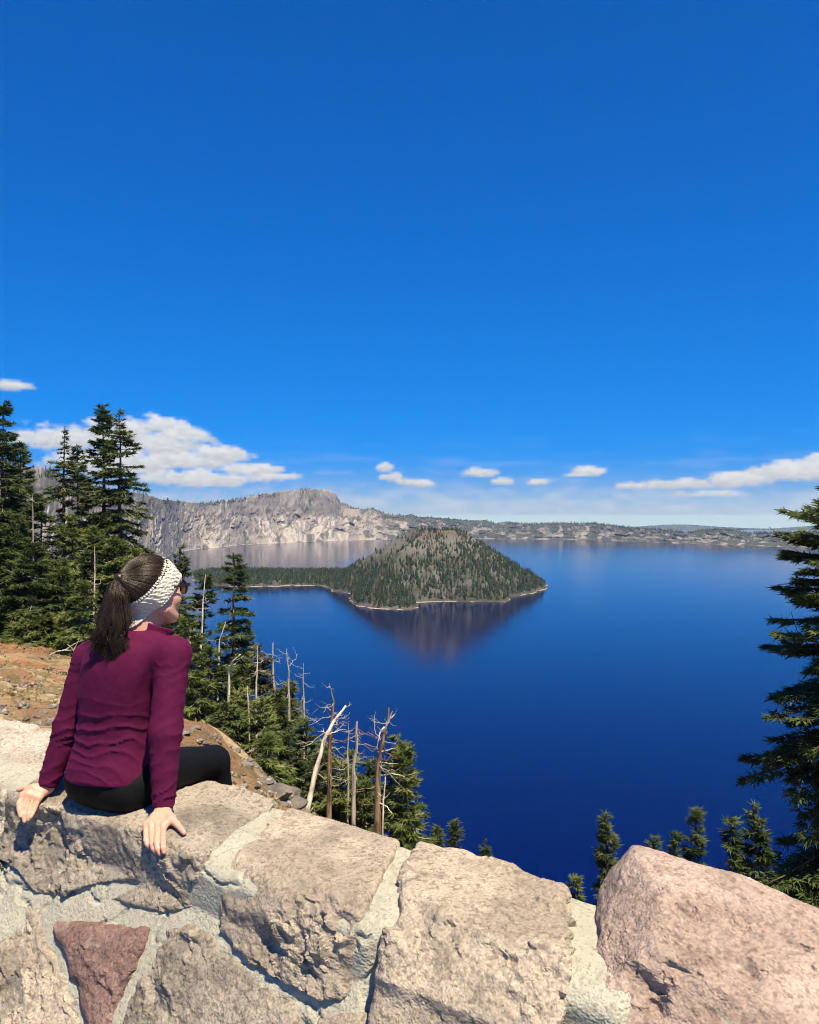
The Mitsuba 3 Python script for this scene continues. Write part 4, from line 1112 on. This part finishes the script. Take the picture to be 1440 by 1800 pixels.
scene['skin_material'] = {'type': 'principled', 'base_color': tex(lambda p, n, uv: mix((.50, .285, .215), (.56, .30, .235), fbm(p.x * 40, p.y * 40, p.z * 40, 3)) * (.93 + .14 * noise(p.x * 160, p.y * 160, p.z * 160))), 'roughness': .48, 'specular': .4}


def box_of(pts, m):
    pts = np.array(pts)
    return pts.min(0) - m, pts.max(0) + m


def body_sdf(P):
    d = blobs(P, [(PEL, PEL + [0, 0, .18], .10, .085), (PEL + [0, 0, .18], NECK0 + [0, 0, -.16], .085, .085), (shR, shL, .045, .045), (hipR, knR, .062, .045), (hipL, knL, .062, .045), (knR, anR, .044, .033), (knL, anL, .044, .033),
                      (shR, elR, .040, .034), (shL, elL, .040, .034), (elR, wrR, .034, .022), (elL, wrL, .034, .022), (anR, anR + .14 * FW + [0, 0, -.04], .034, .028), (anL, anL + .14 * FW + [0, 0, -.04], .034, .028)], .03)
    return smin(d, neck_sdf(P), .03)


pieces = [mesh_sdf(body_sdf, *box_of([shR, shL, elR, elL, wrR, wrL, PEL, knR, knL, anR + .16 * FW - [0, 0, .08], anL + .16 * FW, hw((0, 0, -.06))], .13), .012)]
import manifold3d as m3


def solid(vf):
    return m3.Manifold(m3.Mesh(vf[0].astype(np.float32), vf[1].astype(np.uint32)))


for hh in (.0032, .00325, .0033, .00315, .0034, .0031, .00335, .0035):
    head = mesh_sdf(lambda P: smin(head_sdf(P), neck_sdf(P), .022), HEADC - [.15, .15, .20], HEADC + [.15, .15, .14], hh)
    if solid(head).status() == m3.Error.NoError:
        break
pieces.append(head)
for Hd, w, e in ((HR, wrR, elR), (HL, wrL, elL)):
    allp = [q for ch in Hd[1] for c in ch for q in c[:2]] + [w, w + (e - w) * .4]
    pieces.append(mesh_sdf(lambda P: hand_sdf(P, Hd, w, e), *box_of(allp, .04), .0022))
try:
    ms = [solid(q) for q in pieces]
    assert all(m.status() == m3.Error.NoError for m in ms)
    u = ms[0]
    for m in ms[1:]:
        u = u + m
    mm = u.to_mesh()
    body = (np.array(mm.vert_properties[:, :3], float), np.array(mm.tri_verts, int))
except Exception as ex:
    print('body union failed', ex)
    body = join(pieces)
bm = trimesh.Trimesh(*body, process=False)
put('person', (np.array(bm.vertices), np.array(bm.faces)), 'skin_material', smooth=True, label='woman in a maroon jacket and black leggings sitting on the stone wall facing the lake', cat='person')


# clothes
def local(P):
    q = P - PEL
    return q @ RT, q @ FW, q[:, 2]


sx = lambda c, *pts: np.interp(c, [p[0] for p in pts], [p[1] for p in pts])
from scipy.interpolate import PchipInterpolator as PCH
TZ = np.array([-.12, 0, .10, .19, .28, .36, .43, .47, .52])
tw, th = PCH(TZ, [.186, .176, .150, .142, .150, .160, .158, .130, .06]), PCH(TZ, [.152, .140, .112, .100, .108, .112, .103, .082, .05])
ca = PCH([-.12, 0, .2, .36, .47, .56], [.0, .0, .012, .034, .050, .06])
cb = PCH([-.12, 0, .2, .36, .47, .56], [.0, -.004, -.012, .0, .022, .04])


def jacket_sdf(P):
    a, b, c = local(P)
    cc = np.clip(c, -.12, .52)
    q = np.sqrt((np.abs(a - ca(cc)) / tw(cc)) ** 2.4 + (np.abs(b - cb(cc)) / th(cc)) ** 2.4 + 1e-9) ** (2 / 2.4)
    d = (q - 1) * .5 * (tw(cc) + th(cc)) * .62
    d = smax(d, c - .475 - .0 * a, .05)
    mid = (shR + shL) / 2
    d = smin(d, blobs(P, [(mid + [0, 0, .028], shR + [0, 0, -.004], .058, .056), (mid + [0, 0, .028], shL + [0, 0, -.004], .058, .056), (NECK0 + [0, 0, -.03], mid, .058, .07)], .02), .035)
    hem = -.018 - .02 * a - c + .006 * np.sin(a * 14)
    d = smax(d, hem, .006)
    for s, e, w in ((shR, elR, wrR), (shL, elL, wrL)):
        cuff = w + (e - w) * .015
        arm = blobs(P, [(s, e, .058, .053), (e, cuff, .053, .037)], .02)
        u = (e - w) / np.linalg.norm(e - w)
        arm = smax(arm, -((P - cuff) @ u), .004)
        d = smin(d, arm, .020)
    # standing collar
    ax = np.array([.30, .20, 1.0]); ax /= np.linalg.norm(ax)
    c0 = NECK0 + [.012, .012, -.012]
    h = (P - c0) @ ax
    rad = P - c0 - h[:, None] * ax
    fr = rad @ hy
    r = np.linalg.norm(rad, axis=1)
    shell = np.abs(r - (.060 + .020 * np.clip(fr / .06, -1, 1) + .16 * np.clip(h, 0, .1))) - .0065
    shell = smax(shell, np.abs(h - .016) - .033, .006)
    return smin(d, shell, .012)


jv, jf = mesh_sdf(jacket_sdf, *box_of([shR, shL, elR, elL, wrR, wrL, PEL - [0, 0, .04], hw((0, 0, -.05)), PEL + .16 * FW, PEL - .16 * FW], .085), .0062)
jn = vnormals(jv, jf)
a, b, c = local(jv)
tors = np.clip((.17 - np.abs(a - .02)) / .04, 0, 1)
ph = c * 135 + 24 * (meshkit.fbm(np.stack([a * 6, c * 7, b * 5], 1), 3, 2) - .5) - 60 * a * (c - .1) + 70 * (a - .02) ** 2
wr = (1 - np.abs(np.sin(ph * .5))) ** 2.2
band = np.exp(-((c - .155) / .085) ** 2) + .35 * np.exp(-((c - .03) / .05) ** 2)
dj = .0075 * (wr - .3) * band * tors * (.5 + .9 * meshkit.fbm(np.stack([a * 7 + 3, c * 3, b], 1), 2, 5))
for s, e, w in ((shR, elR, wrR), (shL, elL, wrL)):
    L = np.linalg.norm(w - s)
    u = (w - s) / L
    t = (jv - s) @ u
    rad = jv - s - t[:, None] * u
    near = np.clip((.085 - np.linalg.norm(rad, axis=1)) / .03, 0, 1) * np.clip(t / .05, 0, 1)
    side = np.cross(u, [0, 1.0, 0])
    tw_ = t + .8 * (rad @ side) * np.sign(side[0] + .01) + .16 * (meshkit.fbm(jv * 9, 3, 9) - .5)
    amp = .35 + .9 * np.exp(-((t - L * .55) / .09) ** 2) + .9 * np.exp(-((t - L * .93) / .06) ** 2) + .8 * np.exp(-((t - .03) / .05) ** 2)
    dj += .0042 * ((1 - np.abs(np.sin(tw_ * 62))) ** 2 - .35) * near * amp
    dj -= .0022 * np.clip(1 - np.abs(t - L + .032) / .004, 0, 1) * near
# pulls from the armpits and shoulder seams
dj += .007 * (meshkit.fbm(np.stack([a * 9 - c * 7, c * 6 + a * 4, b * 5], 1), 3, 31) - .5) * np.clip((c - .15) / .1, 0, 1)
for sgn, s in ((1, shR), (-1, shL)):
    q = np.stack([a - (s - PEL) @ RT, c - (s - PEL)[2]], 1)
    crease = np.abs(q[:, 0] + sgn * (.045 - .35 * (q[:, 1] + .06)) + .012 * (meshkit.noise(jv * 14, 3) - .5))
    dj -= .0055 * np.exp(-(crease / .009) ** 2) * np.exp(-((q[:, 1] + .095) / .055) ** 2)
dj -= .0018 * np.clip(1 - np.abs(c - (-.02 * a - .018 + .006 * np.sin(a * 14) + .022)) / .004, 0, 1) * tors
for sgn in (1, -1):
    sl_ = np.abs(a - ca(np.clip(c, -.12, .52)) - sgn * (.088 + .10 * np.clip(c - .28, 0, .2)))
    dj -= .0016 * np.clip(1 - sl_ / .0055, 0, 1) * (c < .40) * (b < 0) * tors
dj += (meshkit.fbm(jv * 30, 3, 6) - .5) * .0022
put('person__jacket', (jv + jn * dj[:, None], jf), 'jacket_material', smooth=True)
scene['jacket_material'] = {'type': 'bumpmap', 'arbitrary': tex(lambda p, n, uv: noise(p.x * 420, p.y * 420, p.z * 420) + fbm(p.x * 120, p.y * 120, p.z * 120, 2), 8e-4), 'scale': .0011,
                            'bsdf': {'type': 'principled', 'base_color': tex(lambda p, n, uv: mix((.058, .0034, .029), (.084, .0058, .041), fbm(p.x * 60, p.y * 60, p.z * 60, 3))), 'roughness': .82, 'specular': .15, 'sheen': .35, 'sheen_tint': .8}}


def leggings_sdf(P):
    a, b, c = local(P)
    d = ell_sdf(np.stack([a, b, c], 1), (0, -.004, -.035), (.174, .128, .105))
    d = smin(d, blobs(P, [(hipR - .03 * FW - .03 * UP, hipR - .02 * UP, .090, .090), (hipL - .03 * FW - .03 * UP, hipL - .02 * UP, .090, .090)], .03), .03)
    d = smin(d, blobs(P, [(hipR, knR, .090, .060), (knR, anR, .060, .040)], .02), .03)
    d = smin(d, blobs(P, [(hipL, knL, .090, .060), (knL, anL, .060, .040)], .02), .03)
    d = smax(d, .488 - P[:, 2] - .012 * np.sin(a * 9) + np.where(b > .30, -1.0, 0) + np.clip(b - .22, 0, .2) * 1.2 * -1, .018)
    return d


lv, lf = mesh_sdf(leggings_sdf, *box_of([PEL + .2 * RT, PEL - .2 * RT, PEL - .15 * FW, PEL - [0, 0, .12], knR, knL, anR, anL], .075), .0075)
ln_ = vnormals(lv, lf)
lv = lv + ln_ * ((meshkit.fbm(lv * 12, 3, 3) - .5) * .006 + .004 * np.maximum(0, np.sin((lv @ FW) * 70 + 8 * meshkit.fbm(lv * 6, 2, 8))) * np.exp(-((lv - PEL) @ FW - .05) ** 2 / .01))[:, None]
put('person__leggings', (lv, lf), 'leggings_material', smooth=True)
scene['leggings_material'] = {'type': 'principled', 'base_color': tex(lambda p, n, uv: mix((.0022, .0027, .0038), (.0045, .0052, .007), fbm(p.x * 90, p.y * 90, p.z * 90, 2))), 'roughness': .7, 'specular': .15}
diffuse('shoe_material', (.03, .03, .033), rough=.6)
for k, (an) in enumerate((anR, anL)):
    v, f = mesh_sdf(lambda P: smax(smin(cap_sdf(P, an + [0, 0, -.02], an + .03 * FW + [0, 0, -.055], .046, .044), cap_sdf(P, an + .02 * FW + [0, 0, -.06], an + .17 * FW + [0, 0, -.072], .044, .036), .02), (an[2] - .098) - P[:, 2], .008), *box_of([an + [0, 0, .0], an + .19 * FW - [0, 0, .09]], .06), .008)
    put('person__' + numbered('shoe'), (v, f), 'shoe_material', smooth=True)

# hair: a combed cap running back to the tie, and the ponytail
TIE = at(209, 1016, 2.815)
TIEL = hl(TIE[None])[0]


def hair_sdf(P):
    p = hl(P)
    d = ell_sdf(p, (0, -.014, .024), (.086, .106, .099)) * HS
    d = smin(d, cap_sdf(P, hw((0, -.085, .03)), TIE, .040, .016), .03)
    d = smax(d, (p[:, 1] * .70 - p[:, 2] * .714 + .018) * HS, .006)
    return smax(d, (-.062 - p[:, 2] - .3 * p[:, 1]) * HS, .012)


hv, hf = mesh_sdf(hair_sdf, HEADC - [.19, .18, .13], HEADC + [.13, .15, .15], .0042)
hn = vnormals(hv, hf)
axis = (HEADC - TIE) / np.linalg.norm(HEADC - TIE)
rel = hv - TIE
along = rel @ axis
perp = rel - along[:, None] * axis
e1 = np.cross(axis, [0, 0, 1.0]); e1 /= np.linalg.norm(e1)
e2 = np.cross(axis, e1)
ang = np.arctan2(perp @ e2, perp @ e1)
gr = meshkit.fbm(np.stack([np.cos(ang) * 9, np.sin(ang) * 9, along * 3], 1), 3, 4) - .5 + .6 * (meshkit.fbm(np.stack([np.cos(ang) * 26, np.sin(ang) * 26, along * 4], 1), 2, 7) - .5)
hv = hv + hn * (gr * .005)[:, None]
scene['hair_material'] = {'type': 'principled', 'base_color': tex(lambda p, n, uv: mix((.007, .0045, .0035), (.036, .022, .015), fbm(p.x * 50, p.y * 50, p.z * 16, 3))), 'roughness': .40, 'specular': .35}
HAIR = put('person__hair', (hv, hf), 'hair_material', smooth=True)
hr = np.random.default_rng(12)


def strand(cp, r, n=15, wave=(0, 0)):
    cp = np.array(cp)
    u = np.linspace(0, 1, len(cp))
    w = np.linspace(0, 1, n)
    p = np.stack([PCH(u, cp[:, k])(w) for k in range(3)], 1)
    p = p + (np.sin(w * 9 + wave[0]) * w ** 1.5 * wave[1])[:, None] * RT
    return tube(p, r * np.interp(w, [0, .12, .7, 1], [.8, 1, .9, .25]), 4, False)


locks = []
for j in range(60):
    left = j % 3 == 0
    cx_, cz_ = hr.normal(0, 1, 2)
    if left:
        end = np.array([170 + 12 * hr.normal() * .8, 1122 + 26 * hr.random(), 2.782])
        m1, m2 = np.array([193 + 4 * cx_, 1050]), np.array([184 + 7 * cx_, 1094])
    else:
        end = np.array([204 + 12 * hr.normal() * .8, 1128 + 42 * hr.random() ** 1.5, 2.762])
        m1, m2 = np.array([204 + 6 * cx_, 1050]), np.array([206 + 8 * cx_, 1096])
    dz, cw, cp_ = .014 * cz_, hr.normal(0, 6.5), hr.normal(0, 7)
    wph, wam = hr.uniform(0, 6.3), hr.uniform(.005, .016)
    for i in range(30):
        o = hr.normal(0, 1, 6)
        k = .9 if i % 7 else 2.2
        mid3 = ((m2[0] + end[0]) / 2 + cw + k * o[0] * 2, (m2[1] + end[1]) / 2, 2.770 + dz * .8 - .008 + .003 * o[3])
        e_ = (end[0] + cp_ + k * o[1] * 2.4, end[1] + 7 * o[2], end[2] + .004 * o[4])
        locks.append(strand([at(208 + 1.6 * hr.normal(), 1016 + 2 * hr.normal(), 2.813 + .006 * hr.normal()), at(203 + cx_ * 2.4 + o[0] - (4 if left else 0), 1028 + o[1], 2.795 + dz * .5), at(m1[0] + k * o[5] * 1.6, m1[1], 2.782 + dz + .003 * o[3]), at(m2[0] + k * o[2] * 2, m2[1], 2.768 + dz + .003 * o[4]), mid3 if False else at(*mid3), at(*e_)], hr.uniform(.0006, .0011), 13, (wph + .3 * o[0], wam)))
for pth, r in (([(208, 1018, 2.815), (201, 1045, 2.785), (203, 1085, 2.772), (205, 1125, 2.768)], (.010, .021, .020, .006)), ([(206, 1022, 2.81), (192, 1055, 2.787), (182, 1095, 2.775), (172, 1125, 2.785)], (.010, .015, .014, .004))):
    w = np.linspace(0, 1, 24)
    cp = np.array([at(*q) for q in pth])
    u = np.linspace(0, 1, 4)
    locks.append(tube(np.stack([PCH(u, cp[:, j])(w) for j in range(3)], 1), np.interp(w, u, r), 14))
put('person__ponytail', join(locks), 'hair_material', smooth=True, kind='stuff')
# loose hairs combed over the cap
fly = []
for i in range(1100):
    th_ = hr.uniform(0, 2 * np.pi)
    far = hr.uniform(.09, .20)
    pts = []
    for f in np.linspace(1, .04, 9):
        q = TIE + axis * far * f + (e1 * math.cos(th_) + e2 * math.sin(th_)) * .14 * math.sqrt(f) * (.3 + .7 * far / .2)
        o = HEADC + (HEADC - HEADC)
        pts.append(q)
    pts = np.array(pts)
    o = hw((0, -.03, .02))
    for _ in range(14):
        dd = hair_sdf(pts)
        u_ = pts - o
        u_ /= np.linalg.norm(u_, axis=1, keepdims=True)
        pts = pts - u_ * np.clip(dd - .0025, -.02, .02)[:, None]
    p = hl(pts)
    if (p[:, 1] * .70 - p[:, 2] * .714 + .018).max() > 0:
        continue
    fly.append(tube(pts, np.linspace(.0007, .0006, 9), 3, False))
put('person__hair__loose_hairs', join(fly), 'hair_material', smooth=True, kind='stuff')
tie = []
for k in range(3):
    w = np.linspace(0, 2 * np.pi, 20)
    t_ = (TIE - hw((0, -.085, .03))); t_ /= np.linalg.norm(t_)
    s1 = np.cross(t_, [0, 0, 1.0]); s1 /= np.linalg.norm(s1)
    s2 = np.cross(t_, s1)
    tie.append(tube(TIE - t_ * .004 + t_ * (.004 * (k - 1)) + (np.cos(w)[:, None] * s1 + np.sin(w)[:, None] * s2) * .0185, .0032, 6))
diffuse('hair_tie_material', (.02, .016, .014), rough=.7)
put('person__hair_tie', join(tie), 'hair_tie_material', smooth=True)

# the cable knit headband
nb = np.array([0, .70, -.714])
eb1, eb2 = np.array([1.0, 0, 0]), np.array([0, .714, .70])
cb0 = np.array([0, -.006, .018])
nt, nw = 420, 46
TH, Wd = np.meshgrid(np.linspace(0, 2 * np.pi, nt), np.linspace(-1, 1, nw), indexing='ij')
half = .041 + .006 * np.cos(TH - np.pi / 2)
dirs = np.cos(TH)[..., None] * eb1 + np.sin(TH)[..., None] * eb2
base = cb0 + nb * (Wd * half)[..., None]
lo, hi = np.full(TH.shape, .03), np.full(TH.shape, .17)


def cover(p):
    P = hw(p.reshape(-1, 3))
    q = hl(P)
    d = smin(head_sdf(P), neck_sdf(P), .02)
    d = smin(d, ell_sdf(q, (0, -.012, .022), (.083, .101, .094)) * HS, .012)
    return d.reshape(p.shape[:-1])


for _ in range(24):
    md_ = (lo + hi) / 2
    ins = cover(base + dirs * md_[..., None]) < .0075
    lo, hi = np.where(ins, md_, lo), np.where(ins, hi, md_)
X = TH * 17.0
ridge = np.zeros(TH.shape)
for c0_, ph_ in ((-.40, 0), (-.40, np.pi), (.05, 1.2), (.05, 1.2 + np.pi), (.46, .4), (.46, .4 + np.pi)):
    line = c0_ + .17 * np.sin(X * .95 + ph_)
    hgt = .75 + .25 * np.cos(X * .95 + ph_)
    ridge = np.maximum(ridge, hgt * np.clip(1 - ((Wd - line) / .15) ** 2, 0, 1) ** .7)
stitch = .5 + .5 * np.sin(X * 5.5 + Wd * 16)
ribs = .5 + .5 * np.sign(np.sin(X * 3.6)) * np.abs(np.sin(X * 3.6)) ** .5
knit = np.where(np.abs(Wd) > .76, .15 + .55 * ribs, ridge * (.8 + .2 * stitch))
off = .0042 * (knit - .45) + .002 * (meshkit.fbm(np.stack([X * .8, Wd * 2, X * 0], -1), 3, 4) - .5)
edge = np.clip((1 - np.abs(Wd)) / .10, 0, 1) ** .5
rho = lo * (1 - .07 * (1 - edge)) + off * edge
bv = hw((base + dirs * rho[..., None]).reshape(-1, 3))
bi = hw((base + dirs * (lo - .012)[..., None]).reshape(-1, 3))
gf = grid_faces(nt, nw)
put('person__headband', join([(bv, np.vstack([gf[:, [0, 1, 2]], gf[:, [0, 2, 3]]])), (bi, np.vstack([gf[:, [0, 2, 1]], gf[:, [0, 3, 2]]]))]), 'knit_material', smooth=True, label='cream cable knit headband')
diffuse('knit_material', lambda p, n, uv: mix((.52, .49, .42), (.66, .635, .565), fbm(p.x * 120, p.y * 120, p.z * 120, 3)), lambda p, n, uv: noise(p.x * 500, p.y * 500, p.z * 500), .0012, eps=8e-4, two=True)

# sunglasses and ring
lens, fr_ = [], []
for s in (-1, 1):
    u = np.linspace(-1, 1, 14)
    U, Vv = np.meshgrid(u, u, indexing='ij')
    m = np.maximum(np.abs(U), np.abs(Vv))
    rr = np.hypot(U, Vv)
    sc = np.where(rr > 0, m / np.maximum(rr, 1e-6), 1)
    sc = .55 * sc + .45
    x = s * .036 + .031 * U * sc
    y = .112 - .55 * (np.abs(x) - .01) ** 2 / .10 - .010 * (Vv * sc) ** 2
    z = .008 + .024 * Vv * sc
    for o in (0, -.002):
        lens.append((hw(np.stack([x, y + o, z], -1).reshape(-1, 3)), (lambda g: np.vstack([g[:, [0, 1, 2]], g[:, [0, 2, 3]]]))(grid_faces(14, 14))))
    rim = [np.concatenate([np.stack([x, y, z], -1)[i] for i in (0,)])]
    per = np.concatenate([np.stack([x, y, z], -1)[:, 0], np.stack([x, y, z], -1)[-1, 1:], np.stack([x, y, z], -1)[::-1, -1][1:], np.stack([x, y, z], -1)[0, ::-1][1:]])
    fr_.append(tube(hw(per), .0022, 6))
    fr_.append(tube(hw([(s * .066, .096, .016), (s * .074, .075, .017), (s * .080, .03, .017), (s * .083, -.01, .014), (s * .080, -.035, -.006)]), [.0035, .0034, .0028, .0026, .0026], 8))
fr_.append(tube(hw([(-.008, .110, .016), (0, .113, .018), (.008, .110, .016)]), .0025, 6))
scene['lens_material'] = {'type': 'twosided', 'bsdf': {'type': 'principled', 'base_color': {'type': 'rgb', 'value': [.012, .011, .011]}, 'roughness': .12, 'specular': .6}}
put('person__sunglasses', join(fr_), 'lens_material', smooth=True, label='dark sunglasses')
for k in range(2):
    put('person__sunglasses__' + numbered('lens'), join(lens[2 * k:2 * k + 2]), 'lens_material', smooth=True)
rp = HL[1][2][0]
c_, d_ = rp[0] * .55 + rp[1] * .45, (rp[1] - rp[0]) / np.linalg.norm(rp[1] - rp[0])
s1 = np.cross(d_, [0, 0, 1.0]); s1 /= np.linalg.norm(s1)
s2 = np.cross(d_, s1)
w = np.linspace(0, 2 * np.pi, 24)
scene['gold_material'] = {'type': 'roughconductor', 'material': 'Au', 'alpha': .2}
put('person__ring', tube(c_ + (np.cos(w)[:, None] * s1 + np.sin(w)[:, None] * s2) * .0098, .0014, 6), 'gold_material', smooth=True)


# ---------------------------------------------------------------- the air
scene['haze'] = {'type': 'cube', 'to_world': T().translate([0, 13500, 95]).scale([34000, 17000, 405]), 'bsdf': {'type': 'null'}, 'interior': {'type': 'ref', 'id': 'air'}}
tag('haze', 'thin blue air over the lake', None, None, 'stuff')
